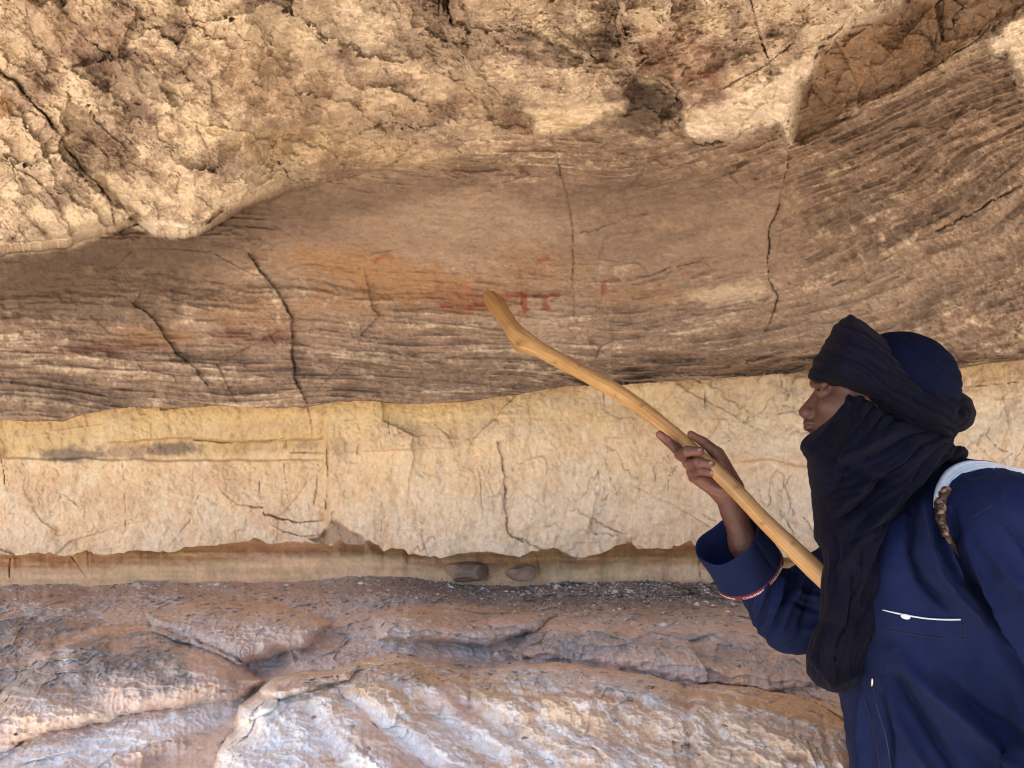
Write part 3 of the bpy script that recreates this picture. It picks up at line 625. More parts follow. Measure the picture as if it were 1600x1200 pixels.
h2 = relief * (.016 * f1 + .006 * f2 + .008 * ca + .004 * cb + .0058 * te + .006 * f3 + .0022 * f4) + .0012 * f4 + .004 * sandm * fbm(qx, qy * 3, 0, 5, 3, 640)
grv = sst(.30, .55, noise(PX, PY, 0, 70, 650)) + .6 * sst(.35, .5, noise(PX, PY, 0, 140, 651))
gz = sst(985, 935, V + 20 * n5) * sst(420, 800, U) * sst(1300, 1100, U) + .25 * sst(950, 915, V)
h2 += .006 * grv * gz
D = (zz - h2) * FL / np.maximum(V - 600, 60)
# colour
c1 = fbm(qx, qy * 2.5, 0, 3, 5, 660, .6); c2 = fbm(PX, PY, 0, 18, 5, 665, .65); c3 = fbm(qx * 1.5, qy * 9, 0, 3, 5, 670, .6)
def flows(u0, v0, u1, v1):
    pass
t = np.clip(.62 + .55 * c1 + .45 * c2 + .25 * c3, 0, 1)
col = mix(np.broadcast_to(T['fdark'], U.shape + (3,)), T['fmauve'], sst(.0, .45, t)); col = mix(col, T['sand'], sst(.4, .7, t) * .6); col = mix(col, T['pink'], sst(.68, 1, t) * .7)
nz = c2
pb = big_m
cbig = mix(mix(np.broadcast_to(T['pink'], U.shape + (3,)), T['sand'], np.clip(.22 + .9 * c1 + .4 * c3, 0, 1)), T['white'], .95 * sst(.38, .78, .46 + .25 * (tfr - .4) + .5 * c3 + .55 * c2 + .25 * sst(1040, 1180, V) * sst(900, 500, U)))
col = col * (1 - pb)[..., None] + cbig * pb[..., None]
for bb, c, a in [((130, 1010, 190, 50, 10), 'fdark', .75), ((60, 1060, 150, 40, 0), 'fdark', .6), ((250, 1060, 90, 30, 20), 'fdark', .55), ((105, 1035, 16, 34, -15), 'white', .9), ((60, 1100, 40, 18, 20), 'white', .7), ((130, 1115, 60, 12, 10), 'crust', .6),
                 ((200, 1150, 150, 24, -16), 'cool', .9), ((300, 1130, 90, 18, -20), 'white', .7), ((60, 1185, 120, 28, -5), 'cool', .7), ((350, 1040, 30, 14, 10), 'white', .75), ((340, 950, 90, 20, 0), 'peach', .4),
                 ((700, 965, 110, 18, 0), 'peach', .6), ((1000, 960, 150, 20, 0), 'sand', .55), ((900, 1010, 180, 22, 0), 'fdark', .45), ((1180, 1030, 150, 26, 10), 'fdark', .4), ((760, 1040, 120, 12, 0), 'fdark', .4),
                 ((420, 1110, 50, 20, -20), 'cool', .85), ((430, 1170, 90, 40, -20), 'cool', .85), ((600, 1130, 100, 16, 38), 'cool', .7), ((560, 1190, 90, 16, 35), 'cool', .6), ((430, 1065, 30, 12, -10), 'white', .7),
                 ((900, 1060, 170, 16, 6), 'white', .65), ((840, 1180, 120, 18, 30), 'cool', .5), ((1180, 1130, 80, 30, 10), 'crust', .5), ((1180, 1180, 80, 26, 0), 'pink', .5), ((1245, 1188, 20, 9, 0), 'rust', .55), ((1230, 1150, 50, 30, 0), 'sand', .4)]:
    paint(col, U, V, bb, T[c], a, nz=nz, namp=1.3)
col = mix(col, T['sand'] * .92, sandm * .85)
col = mix(col, T['grey'] * 2.0, gz * .6); col = mix(col, T['crust'], np.clip(gz * grv * sst(-.1, .4, noise(PX, PY, 0, 90, 652)), 0, 1) * .7)
P = np.stack([(U - 800) / FL * D, D, (600 - V) / FL * D], -1)
col = np.clip(col, .004, .95)
def drop(dy, z):
    def f(b):
        r = b.copy(); r[..., 1] = b[..., 1] - dy + .05 * fbm(r[..., 0] * 2.5, 0 * r[..., 0], z, 1, 4, 690); r[..., 2] = b[..., 2] * (1 - z) + (-1.62) * z; return r
    return f
cut = np.searchsorted(V[:, len(US) // 2], 1222)
P = P[:cut]; col = col[:cut]
P, colx = rows_after(P, col, [drop(.01 + .02 * k, z) for k, z in enumerate([.03, .08, .16, .26, .38, .5, .62, .75, .88, 1.0])])
P, colx = pad_sides(P, colx)
floorm = rock_material('shelf_rock', .8, .9, (1, 1, 1))
sheet('rock_floor', P, colx, floorm); P = P[:, 1:-1] * 1.0
# loose grit and chips on the shelf
rg = np.random.RandomState(5); n = 2600; floorP = P + np.array([0, 0, CZ]); nrr, ncc = cut, len(US)
uu_ = np.where(rg.rand(n) < .72, rg.normal(990, 150, n), rg.uniform(-20, 1320, n)); vv_ = np.where(rg.rand(n) < .93, 908 + np.abs(rg.normal(0, 24, n)), rg.uniform(905, 1210, n))
cj = np.clip(np.searchsorted(US, uu_), 0, ncc - 1); e4j = e4[cj]; vv_ = np.maximum(vv_, e4j + 1.5); ri = (np.clip((vv_ - e4j + 6) / (1290 - e4j + 6), 0, 1) ** .8 * (nr - 1)).astype(int)
keep = (ri < cut - 3) & (sandm[np.clip(ri, 0, cut - 1), cj] < 2); base = floorP[np.clip(ri, 0, cut - 1), cj + 1][keep]; n = len(base)
o8 = np.array([[1, 0, 0], [0, 1, 0], [-1, 0, 0], [0, -1, 0], [0, 0, 1], [0, 0, -1]], float); f8 = np.array([[0, 1, 4], [1, 2, 4], [2, 3, 4], [3, 0, 4], [1, 0, 5], [2, 1, 5], [3, 2, 5], [0, 3, 5]])
sz = .0016 + .0042 * rg.rand(n) ** 3 + .007 * (rg.rand(n) > .985); V8 = o8[None] * (1 + .5 * rg.rand(n, 6, 1)) * np.stack([sz * rg.uniform(.8, 1.8, n), sz * rg.uniform(.8, 1.5, n), sz * .6], -1)[:, None]
an_ = rg.rand(n) * 6.28; cs_, sn_ = np.cos(an_)[:, None], np.sin(an_)[:, None]; V8 = np.stack([V8[..., 0] * cs_ - V8[..., 1] * sn_, V8[..., 0] * sn_ + V8[..., 1] * cs_, V8[..., 2]], -1) + base[:, None] + np.array([0, 0, .001])
gc = np.array([T['crust'], T['grey'] * 2.2, T['tan2'] * 1.5, T['white'], T['grey'] * 1.8])[rg.randint(0, 5, n)]
tag(new_mesh('gravel', V8, (np.arange(n)[:, None, None] * 6 + f8[None]).reshape(-1, 3), floorm, col=np.repeat(gc[:, None], 6, 1), smooth=False), kind='stuff')
log('floor')
# ---- ground outside --------------------------------------------------------------------------
m, nt, b = mat('desert_sand', .95, .1); tc = nt.nodes.new('ShaderNodeTexCoord')
n1 = nodes_noise(nt, 3, 8, .6, tc.outputs['Object']); r = ramp(nt, n1.outputs[0], [(.3, lin((206, 188, 162))), (.7, lin((228, 212, 188)))]); nt.links.new(r.outputs[0], b.inputs['Base Color'])
bm = nt.nodes.new('ShaderNodeBump'); bm.inputs['Distance'].default_value = .03; nt.links.new(n1.outputs[0], bm.inputs['Height']); nt.links.new(bm.outputs[0], b.inputs['Normal'])
gx = np.concatenate([[-600, -150, -40], np.linspace(-14, 14, 120), [40, 150, 600]]); gy = np.concatenate([[-600, -150, -40], np.linspace(-16, 3, 100)])
GX, GY = np.meshgrid(gx, gy); GZ = .05 * fbm(GX, GY, 0, .7, 4, 700) * (np.abs(GX) < 20)
tag(new_mesh('ground', np.stack([GX, GY, GZ], -1), grid_faces(len(gy), len(gx), flip=True), m), kind='structure')
# ------------------------------------------------------------------ volumes to surfaces
def surf(F, o, h):
    """surface net of a sampled field (negative inside)"""
    s = F < 0
    cs = np.zeros(tuple(n - 1 for n in F.shape), np.int8)
    for a in (0, 1):
        for b in (0, 1):
            for c in (0, 1): cs += s[a:F.shape[0] - 1 + a, b:F.shape[1] - 1 + b, c:F.shape[2] - 1 + c]
    ids = np.argwhere((cs > 0) & (cs < 8)); n = len(ids)
    vid = np.full(cs.shape, -1, np.int32); vid[ids[:, 0], ids[:, 1], ids[:, 2]] = np.arange(n)
    cor = [(a, b, c) for a in (0, 1) for b in (0, 1) for c in (0, 1)]
    val = {k: F[ids[:, 0] + k[0], ids[:, 1] + k[1], ids[:, 2] + k[2]] for k in cor}
    acc = np.zeros((n, 3)); cnt = np.zeros(n)
    for k in cor:
        for ax in range(3):
            if k[ax]: continue
            k2 = tuple(1 if i == ax else k[i] for i in range(3))
            a, b = val[k], val[k2]; m = (a < 0) != (b < 0)
            t = np.where(m, a / np.where(m, a - b, 1), 0)
            for i in range(3): acc[:, i] += m * (k[i] + (t if i == ax else 0))
            cnt += m
    P = (ids + acc / cnt[:, None]) * h + np.array(o)
    quads = []
    for ax in range(3):
        sl0 = [slice(1, -1)] * 3; sl1 = [slice(1, -1)] * 3; sl0[ax] = slice(0, -1); sl1[ax] = slice(1, None)
        m = s[tuple(sl0)] != s[tuple(sl1)]; e = np.argwhere(m)
        e = e + np.array([0 if i == ax else 1 for i in range(3)])
        ins = s[e[:, 0], e[:, 1], e[:, 2]]
        b_, c_ = [(1, 2), (2, 0), (0, 1)][ax]
        q = []
        for db, dc in ((0, 0), (-1, 0), (-1, -1), (0, -1)):
            f = e.copy(); f[:, b_] += db; f[:, c_] += dc; q.append(vid[f[:, 0], f[:, 1], f[:, 2]])
        q = np.stack(q, 1); q[~ins] = q[~ins][:, ::-1]; quads.append(q)
    return P, np.concatenate(quads)
def vnorm(P, Q):
    n = np.cross(P[Q[:, 2]] - P[Q[:, 0]], P[Q[:, 3]] - P[Q[:, 1]])
    N = np.stack([sum(np.bincount(Q[:, k], n[:, i], len(P)) for k in range(4)) for i in range(3)], 1)
    return N / (np.linalg.norm(N, axis=1)[:, None] + 1e-12)
def relax(P, Q, it=2, w=.5):
    a = Q.ravel(); b = np.roll(Q, -1, 1).ravel(); d = np.bincount(a, minlength=len(P)) + np.bincount(b, minlength=len(P))
    for _ in range(it):
        M = np.stack([np.bincount(a, P[b, i], len(P)) + np.bincount(b, P[a, i], len(P)) for i in range(3)], 1) / np.maximum(d, 1)[:, None]
        P = P + (M - P) * w
    return P
def grid3(lo, hi, h):
    ax = [np.arange(a, b, h, dtype=np.float32) for a, b in zip(lo, hi)]
    return np.meshgrid(*ax, indexing='ij', sparse=True)
def px(X, Y, Z): return 800 + FL * X / Y, 600 - FL * (Z - CZ) / Y
def smin(a, b, k):
    if k <= 0: return np.minimum(a, b)
    h = np.clip(.5 + .5 * (b - a) / k, 0, 1); return b + (a - b) * h - k * h * (1 - h)
def smax(a, b, k): return -smin(-a, -b, k)
def cone(X, Y, Z, a, b, ra, rb):
    a = np.array(a); d = np.array(b) - a; l2 = (d ** 2).sum()
    t = np.clip(((X - a[0]) * d[0] + (Y - a[1]) * d[1] + (Z - a[2]) * d[2]) / l2, 0, 1)
    return np.sqrt((X - a[0] - t * d[0]) ** 2 + (Y - a[1] - t * d[1]) ** 2 + (Z - a[2] - t * d[2]) ** 2) - (ra + (rb - ra) * t)
def ell(X, Y, Z, c, r):
    return (np.sqrt(((X - c[0]) / r[0]) ** 2 + ((Y - c[1]) / r[1]) ** 2 + ((Z - c[2]) / r[2]) ** 2) - 1) * min(r)
class Outline:
    """an outline seen from the side, kept as a distance table"""
    def __init__(s, poly, pad=60):
        if isinstance(poly, str): poly = pts(poly)
        xs = [p[0] for p in poly]; ys = [p[1] for p in poly]
        s.x0, s.y0 = min(xs) - pad, min(ys) - pad
        gx, gy = np.meshgrid(np.arange(s.x0, max(xs) + pad), np.arange(s.y0, max(ys) + pad))
        s.t = poly_sd(gx, gy, poly).astype(np.float32)
        k = np.array([1, 2, 3, 2, 1.]) / 9
        for ax in (0, 1): s.t = sum(k[i + 2] * np.roll(s.t, i, ax) for i in range(-2, 3)).astype(np.float32)
    def __call__(s, u, v):
        a = np.clip(u - s.x0, 2, s.t.shape[1] - 4); b = np.clip(v - s.y0, 2, s.t.shape[0] - 4)
        i = a.astype(np.int32); j = b.astype(np.int32); fa = a - i; fb = b - j; t = s.t
        return (t[j, i] * (1 - fa) + t[j, i + 1] * fa) * (1 - fb) + (t[j + 1, i] * (1 - fa) + t[j + 1, i + 1] * fa) * fb
def pillow(X, Y, Z, out, yc, Tk, R, p=2.0):
    u, v = px(X, Y, Z); sdv = out(u, v)
    yy = yc(u, v) if callable(yc) else yc; TT = Tk(u, v) if callable(Tk) else Tk
    q = 1 - np.minimum(sdv / R, 1.0)
    return ((np.abs((Y - yy) / TT) ** p + np.maximum(q, 0) ** p) ** (1 / p) - 1) * np.minimum(TT, R / FL * 1.1)
def fold(w, n, seed, P, warp=.8, fq=9):
    """rounded pleats across coordinate w (0..1)"""
    q = w * n + warp * noise(P[:, 0], P[:, 1] * .4, P[:, 2], fq, seed) + .35 * noise(P[:, 0], P[:, 1], P[:, 2], fq * 3, seed + 1)
    f = q - np.floor(q); a = 1 - np.abs(2 * f - 1)
    k = noise(np.floor(q) * 1.7, 0 * q, 0 * q + seed, 1, seed + 2) * .5 + .75
    return (np.sqrt(np.clip(1 - (1 - a) ** 2, 0, 1)) - .6) * k
def ridge_line(P, u, v, line, wid, amp, seed=0):
    """raise (or sink) cloth along a drawn fold"""
    ln = pts(line); d, t, s_ = seg_dist(u + 3 * noise(u / 30, v / 30, seed), v + 3 * noise(u / 30, v / 30, seed + 7.), ln)
    e = np.sin(np.pi * np.clip(t, 0.02, .98)) ** .5
    return amp * np.exp(-(d / wid) ** 2) * e
# ------------------------------------------------------------------ cloth and skin materials
def cloth(name, c, c2, sheen=.3, weave=900, crinkle=60, bump=.5, rough=.85, stretch=(1, 1, 1)):
    m, nt, b = mat(name, rough, .06); L = nt.links.new; tc = nt.nodes.new('ShaderNodeTexCoord')
    mp = nt.nodes.new('ShaderNodeMapping'); mp.inputs['Scale'].default_value = stretch; L(tc.outputs['Object'], mp.inputs[0])
    n = nodes_noise(nt, 12, 5, .6, mp.outputs[0]); r = ramp(nt, n.outputs[0], [(.3, c), (.7, c2)]); L(r.outputs[0], b.inputs['Base Color'])
    b.inputs['Sheen Weight'].default_value = sheen * .3; b.inputs['Sheen Roughness'].default_value = .5
    n1 = nodes_noise(nt, crinkle, 5, .6, mp.outputs[0]); n2 = nodes_noise(nt, weave, 2, .5, mp.outputs[0])
    b1 = nt.nodes.new('ShaderNodeBump'); b1.inputs['Strength'].default_value = bump; b1.inputs['Distance'].default_value = .003; L(n1.outputs[0], b1.inputs['Height'])
    b2 = nt.nodes.new('ShaderNodeBump'); b2.inputs['Strength'].default_value = .35; b2.inputs['Distance'].default_value = .0006; L(n2.outputs[0], b2.inputs['Height'])
    L(b1.outputs[0], b2.inputs['Normal']); L(b2.outputs[0], b.inputs['Normal']); return m
M_TUNIC = cloth('navy_cotton', lin((18, 25, 54)), lin((23, 32, 65)), .04, 1100, 25, .35)
M_SCARF = cloth('indigo_scarf', lin((6, 7, 19)), lin((12, 12, 30)), .06, 700, 70, .7, .8)
M_CAP = cloth('blue_cap', lin((7, 11, 30)), lin((10, 15, 38)), .0, 900, 20, .3)
M_DARK = cloth('dark_trousers', lin((30, 32, 48)), lin((38, 40, 56)), .2)
M_WHITE = cloth('white_cloth', lin((170, 178, 188)), lin((205, 210, 216)), .1, 900, 40, .4)
M_RED = cloth('red_trim', lin((84, 36, 46)), lin((104, 48, 58)), .1)
def plain(name, c, rough=.5, metal=0, nsc=60, var=.15):
    m, nt, b = mat(name, rough, .4); tc = nt.nodes.new('ShaderNodeTexCoord'); n = nodes_noise(nt, nsc, 4, .6, tc.outputs['Object'])
    c = np.array(c); r = ramp(nt, n.outputs[0], [(.3, c * (1 - var)), (.7, np.clip(c * (1 + var), 0, 1))]); nt.links.new(r.outputs[0], b.inputs['Base Color'])
    b.inputs['Metallic'].default_value = metal; return m
M_LETTER = plain('pale_letters', lin((225, 215, 215)), .7); M_METAL = plain('zip_metal', lin((200, 198, 190)), .3, .9)
M_NAIL = plain('nail', lin((142, 104, 96)), .35); M_EYE = plain('eye', lin((160, 140, 125)), .2); M_HAIR = plain('hair', lin((18, 14, 12)), .6)
M_LEATHER = plain('brown_leather', lin((66, 48, 40)), .45, 0, 300, .35); M_TAN = plain('tan_leather', lin((128, 100, 82)), .5, 0, 200, .25); M_SHOE = plain('shoe_leather', lin((70, 50, 36)), .6)
msk, nt, b = mat('skin', .5, .4); tc = nt.nodes.new('ShaderNodeTexCoord'); a_ = nt.nodes.new('ShaderNodeAttribute'); a_.attribute_name = 'tint'
n = nodes_noise(nt, 90, 5, .65, tc.outputs['Object']); r = ramp(nt, n.outputs[0], [(.3, .86), (.7, 1.1)]); mx = nt.nodes.new('ShaderNodeMix'); mx.data_type = 'RGBA'; mx.blend_type = 'MULTIPLY'; mx.inputs[0].default_value = 1
nt.links.new(a_.outputs['Color'], mx.inputs[6]); nt.links.new(r.outputs[0], mx.inputs[7]); nt.links.new(mx.outputs[2], b.inputs['Base Color'])
b.inputs['Subsurface Weight'].default_value = .12; b.inputs['Subsurface Radius'].default_value = (.01, .004, .002); b.inputs['Subsurface Scale'].default_value = .5
n2 = nodes_noise(nt, 420, 4, .6, tc.outputs['Object']); bb = nt.nodes.new('ShaderNodeBump'); bb.inputs['Strength'].default_value = .45; bb.inputs['Distance'].default_value = .0007
nt.links.new(n2.outputs[0], bb.inputs['Height']); nt.links.new(bb.outputs[0], b.inputs['Normal'])
# ------------------------------------------------------------------ the person
person = empty('person', (0, 0, 0), 'person in dark blue turban, face scarf and navy tunic, seen side-on holding up a stick', 'person')
HY = 1.12                                                           # depth of the head's middle plane
A = lambda u, v, d: at(u, v, d)
def r_(p, d): return p * d / FL
# --- hand and forearm, fine grid
HD = 1.24
K = lambda u, v, dd=0.0: A(u, v, HD + dd)
def chain(F, X, Y, Z, ptsr, k=.002):
    g = None
    for (a, ra), (b, rb) in zip(ptsr, ptsr[1:]):
        c = cone(X, Y, Z, a, b, r_(ra, HD), r_(rb, HD)); g = c if g is None else smin(g, c, k)
    return g
X, Y, Z = grid3((.21, 1.13, 1.20), (.46, 1.33, 1.50), .0013)
uu, vv = px(X, Y, Z)
palm = cone(X, Y, Z, K(1086, 728, .036), K(1132, 768, .022), .0150, .0185)
palm = smin(palm, cone(X, Y, Z, K(1080, 716, .036), K(1110, 730, .036), .0105, .014), .012)
palm = smin(palm, cone(X, Y, Z, K(1086, 744, .020), K(1126, 768, .014), .0120, .0150), .012)      # heel on the little-finger side
palm = smin(palm, cone(X, Y, Z, K(1122, 710, .022), K(1146, 762, .020), .0115, .0175), .012)      # ball of the thumb
palm = smin(palm, cone(X, Y, Z, K(1136, 768, .018), K(1147, 800, .016), .0205, .0200), .014)
palm = smin(palm, cone(X, Y, Z, K(1147, 800, .016), K(1164, 850, .012), .0200, .0250), .012)
palm = smin(palm, cone(X, Y, Z, K(1164, 850, .012), K(1215, 950, .03), .0250, .022), .012)
fing = [
 [(K(1082, 716, .036), 9.5), (K(1058, 702, .026), 8.2), (K(1042, 688, .020), 7.3), (K(1031, 679, .018), 6.4)],
 [(K(1084, 724, .034), 9.5), (K(1063, 710, .006), 8.8), (K(1074, 705, -.016), 8.2), (K(1093, 705, -.0205), 6.9)],
 [(K(1090, 736, .032), 9.2), (K(1075, 724, .004), 8.4), (K(1090, 722, -.016), 7.7), (K(1111, 725.5, -.0205), 6.4)],
 [(K(1094, 748, .026), 9.0), (K(1081, 738, .004), 8.4), (K(1096, 735, -.018), 7.4), (K(1113, 739.5, -.0225), 6.2)],
 [(K(1136, 745, .018), 13.0), (K(1120, 708, .014), 10.2), (K(1098, 690, .008), 7.6), (K(1080, 679, .004), 6.2)]]
for i, c in enumerate(fing):
    g = chain(None, X, Y, Z, c, .0025)
    palm = smin(palm, g, .0045 if i == 4 else .0022)
# finger pads apart: keep creases between neighbours
P, Q = surf(palm.astype(np.float32), (X.flat[0], Y.flat[0], Z.flat[0]), .0013)
P = relax(P, Q, 2); N = vnorm(P, Q); u, v = px(P[:, 0], P[:, 1], P[:, 2])
dsp = np.zeros(len(P))
for ln, wd, am in [('1061,700 1061,716', 1.6, -.0006), ('1076,700 1077,712', 1.5, -.0006), ('1092,716 1093,730', 1.5, -.0006), ('1098,730 1098,743', 1.4, -.0005), ('1090,690 1100,699', 2, -.0008), ('1111,700 1122,712', 2, -.0006),
                   ('1090,748 1104,762 1130,772', 2.2, -.0014), ('1112,752 1132,760', 2, -.0009), ('1118,772 1132,766 1142,764', 2, -.0010), ('1040,684 1046,692', 1.5, -.0007)]:
    dsp += ridge_line(P, u, v, ln, wd, am)
dsp += .0004 * noise(P[:, 0], P[:, 1], P[:, 2], 220, 3) + .0006 * noise(P[:, 0], P[:, 1], P[:, 2], 60, 4)
P = P + N * dsp[:, None]
SK, PALM = lin((84, 54, 44)), lin((118, 76, 66))
t = np.clip(.35 - N[:, 1] * .25 + .5 * noise(P[:, 0], P[:, 1], P[:, 2], 40, 5), 0, 1) * sst(795, 770, v) * sst(1052, 1078, u + .4 * (v - 700))
colh = SK + (PALM - SK) * (t * .8)[:, None]
colh = colh + (PALM - colh) * (sst(1060, 1052, u) * sst(695, 680, v) * .9)[:, None]
kn = sum(np.exp(-((u - a) ** 2 + (v - b) ** 2) / 26) for a, b in [(1063, 708), (1076, 704), (1075, 723), (1092, 722), (1081, 737), (1098, 735)])
colh = colh * (1 - .25 * np.clip(kn, 0, 1) * (N[:, 1] < .2))[:, None]
handP, handQ, handC = P, Q, colh
log('hand', len(P))
# --- head, fine grid
X, Y, Z = grid3((.39, 1.01, 1.40), (.66, 1.23, 1.67), .002)
FACE = Outline('1272,566 1265,585 1270,599 1276.5,609 1275,622 1271,640 1264,651 1258,656 1257,661 1258,667 1259,671 1266,675 1263,684 1264,696 1274,706 1300,712 1352,704 1400,672 1440,620 1430,575 1380,552 1310,548')
NOSE = Outline('1277,607 1262,624 1248,640 1247,646 1250,650 1256,653 1266,655 1276,652 1284,640 1286,622 1284,606')
LIP1 = Outline('1261,655 1255,659 1254,663 1257,665.5 1268,665 1280,666 1276,660 1268,656'); LIP2 = Outline('1257,665 1254,668 1256,672 1263,674 1272,672 1279,667 1268,666')
def facet(u, v): return .070 - .028 * sst(1330, 1262, u)
f = pillow(X, Y, Z, FACE, HY, facet, 62)
f = smin(f, ell(X, Y, Z, A(1392, 600, HY), (.078, .074, .074)), .02)
f = smin(f, pillow(X, Y, Z, NOSE, HY, lambda u, v: .010 + .0035 * sst(620, 642, v), 12), .008)
f = smin(f, ell(X, Y, Z, A(1263, 645.5, HY - .0125), (.0105, .0055, .0075)), .003); f = smin(f, ell(X, Y, Z, A(1263, 645.5, HY + .0125), (.0105, .0055, .0075)), .003)
f = smax(f, -ell(X, Y, Z, A(1258, 652, HY - .009), (.0045, .0035, .003)), .002)
f = smin(f, pillow(X, Y, Z, LIP1, HY, .022, 6), .003); f = smin(f, pillow(X, Y, Z, LIP2, HY, .020, 6), .003)
for sgn in (-1, 1):
    f = smax(f, -ell(X, Y, Z, A(1279, 611, HY + sgn * .036), (.013, .014, .009)), .012)
    f = smin(f, cone(X, Y, Z, A(1272, 600, HY + sgn * .012), A(1288, 600, HY + sgn * .045), .006, .006), .008)
    f = smin(f, cone(X, Y, Z, A(1292, 636, HY + sgn * .040), A(1322, 634, HY + sgn * .056), .012, .010), .02)
    f = smin(f, ell(X, Y, Z, A(1286.5, 611, HY + sgn * .029), (.0120, .0120, .0110)), .004)
    f = smin(f, cone(X, Y, Z, A(1279, 607.5, HY + sgn * .024), A(1284, 607.5, HY + sgn * .040), .0032, .0030), .002)
f = smin(f, cone(X, Y, Z, A(1385, 680, HY), A(1420, 745, HY), .052, .048), .02)
P, Q = surf(f.astype(np.float32), (X.flat[0], Y.flat[0], Z.flat[0]), .002)
P = relax(P, Q, 2); N = vnorm(P, Q); u, v = px(P[:, 0], P[:, 1], P[:, 2])
dsp = ridge_line(P, u, v, '1255,665 1262,665.5 1274,666', 1.2, -.0016) + ridge_line(P, u, v, '1280,644 1274,654 1272,662', 2.2, -.0011) + ridge_line(P, u, v, '1277,612.5 1283,613.5 1290,612', 1.0, -.0010)
dsp += .0004 * noise(P[:, 0], P[:, 1], P[:, 2], 120, 3)
P = P + N * dsp[:, None]
SF = lin((80, 52, 42)); c = np.repeat(SF[None], len(P), 0)
lip = np.exp(-((u - 1259) / 9.) ** 2 - ((v - 664.5) / 8) ** 2); c = c + (lin((66, 38, 36)) - c) * np.clip(lip * .8, 0, 1)[:, None]
nos = np.exp(-((u - 1258) / 10) ** 2 - ((v - 645) / 10) ** 2); c = c + (lin((94, 56, 50)) - c) * (nos * .5)[:, None]
br = np.exp(-((v - 598 - (u - 1276) * -.1) / 2.6) ** 2) * sst(1269, 1273, u) * sst(1306, 1296, u) * sst(HY - .005, HY - .02, P[:, 1]); c = c * (1 - .8 * br)[:, None]
headP, headQ, headC = P, Q, c
log('head', len(P))
# --- trunk and arms under the clothes
TO = Outline('1430,760 1470,728 1505,717 1545,722 1600,742 1680,790 1740,880 1770,1000 1780,1420 1345,1420 1338,1300 1328,1200 1318,1120 1306,1060 1296,950 1310,870 1360,790', 80)
def tunic_field(X, Y, Z):
    f = pillow(X, Y, Z, TO, lambda u, v: 1.105 + .02 * sst(1400, 1300, u), lambda u, v: .150 - .03 * sst(850, 740, v), 150)
    f = smin(f, cone(X, Y, Z, A(1578, 822, .985), A(1672, 1130, .93), r_(84, .985), r_(72, .93)), .022)
    f = smin(f, cone(X, Y, Z, A(1672, 1130, .93), A(1640, 1330, .88), r_(72, .93), .05), .02)
    f = smin(f, cone(X, Y, Z, A(1375, 870, 1.25), A(1232, 960, 1.268), .066, .060), .03)
    return smin(f, cone(X, Y, Z, A(1232, 960, 1.268), A(1166, 886, 1.25), .058, .036), .016)
X, Y, Z = grid3((.33, .86, .80), (.98, 1.38, 1.46), .007)
f = ell(X, Y, Z, A(1500, 930, 1.11), (.15, .12, .20)); f = smin(f, ell(X, Y, Z, A(1550, 1180, 1.11), (.15, .12, .2)), .05)
f = smin(f, cone(X, Y, Z, A(1400, 700, HY), A(1470, 800, 1.1), .055, .08), .05)
f = smin(f, cone(X, Y, Z, A(1580, 815, .98), A(1668, 1120, .95), .05, .04), .03)
f = smin(f, cone(X, Y, Z, A(1380, 850, 1.24), A(1228, 966, 1.275), .042, .026), .03); f = smin(f, cone(X, Y, Z, A(1228, 966, 1.275), A(1180, 885, 1.26), .026, .020), .02)
neck_ = cone(X, Y, Z, A(1400, 700, HY), A(1440, 790, 1.13), .05, .045)
f = smin(smax(f, tunic_field(X, Y, Z) + .024, .01), neck_, .01)
P3, Q3 = surf(f.astype(np.float32), (X.flat[0], Y.flat[0], Z.flat[0]), .007)
P = np.concatenate([handP, headP, P3]); Q = np.concatenate([handQ, headQ + len(handP), Q3 + len(handP) + len(headP)]); c = np.concatenate([handC, headC, np.repeat(SF[None], len(P3), 0)])
def bridge(ia, ib, p):
    a = ia[np.argsort(((P[ia] - p) ** 2).sum(1))[:1]]; q = Q[(Q == a[0]).any(1)][0]; a2 = q[(list(q).index(a[0]) + 1) % 4]
    b = ib[np.argsort(((P[ib] - P[a[0]]) ** 2).sum(1))[:1]]; q = Q[(Q == b[0]).any(1)][0]; b2 = q[(list(q).index(b[0]) + 1) % 4]
    return [a[0], a2, b2, b[0]]
n1_, n2_ = len(handP), len(handP) + len(headP); iA, iB, iC = np.arange(n1_), np.arange(n1_, n2_), np.arange(n2_, len(P))
Q = np.concatenate([Q, [bridge(iA, iC, A(1180, 900, 1.255)), bridge(iB, iC, A(1410, 740, HY))]])
new_mesh('body', P, Q, msk, person, col=c)
def blob(name, c, r, m, parent, rot=None, n=14, label=None):
    th = np.linspace(0, math.pi, n)[:, None]; ph = np.linspace(0, 2 * math.pi, n * 2, endpoint=False)[None]
    S = np.stack([np.sin(th) * np.cos(ph) * r[0], np.sin(th) * np.sin(ph) * r[1], np.cos(th) * np.ones_like(ph) * r[2]], -1)
    if rot is not None: S = S @ np.array(rot.to_matrix()).T
    o = new_mesh(name, S + np.array(c), grid_faces(n, n * 2, flip=True, wrap=True), m, parent)
    if label: o['label'] = label
    return o
from mathutils import Euler
for (u0, v0, dd, a) in [(1094.2, 703.8, -.0262, 8), (1111.8, 723.6, -.0256, 14), (1113.6, 738.4, -.0278, 16)]:
    blob('fingernail', K(u0, v0, dd), (.0044, .0014, .0035), M_NAIL, person, Euler((0, math.radians(a), math.radians(10))))
blob('eyelashes', A(1277.8, 609.5, HY - .036), (.0030, .0080, .0010), M_HAIR, person, Euler((0, math.radians(20), math.radians(-20))))
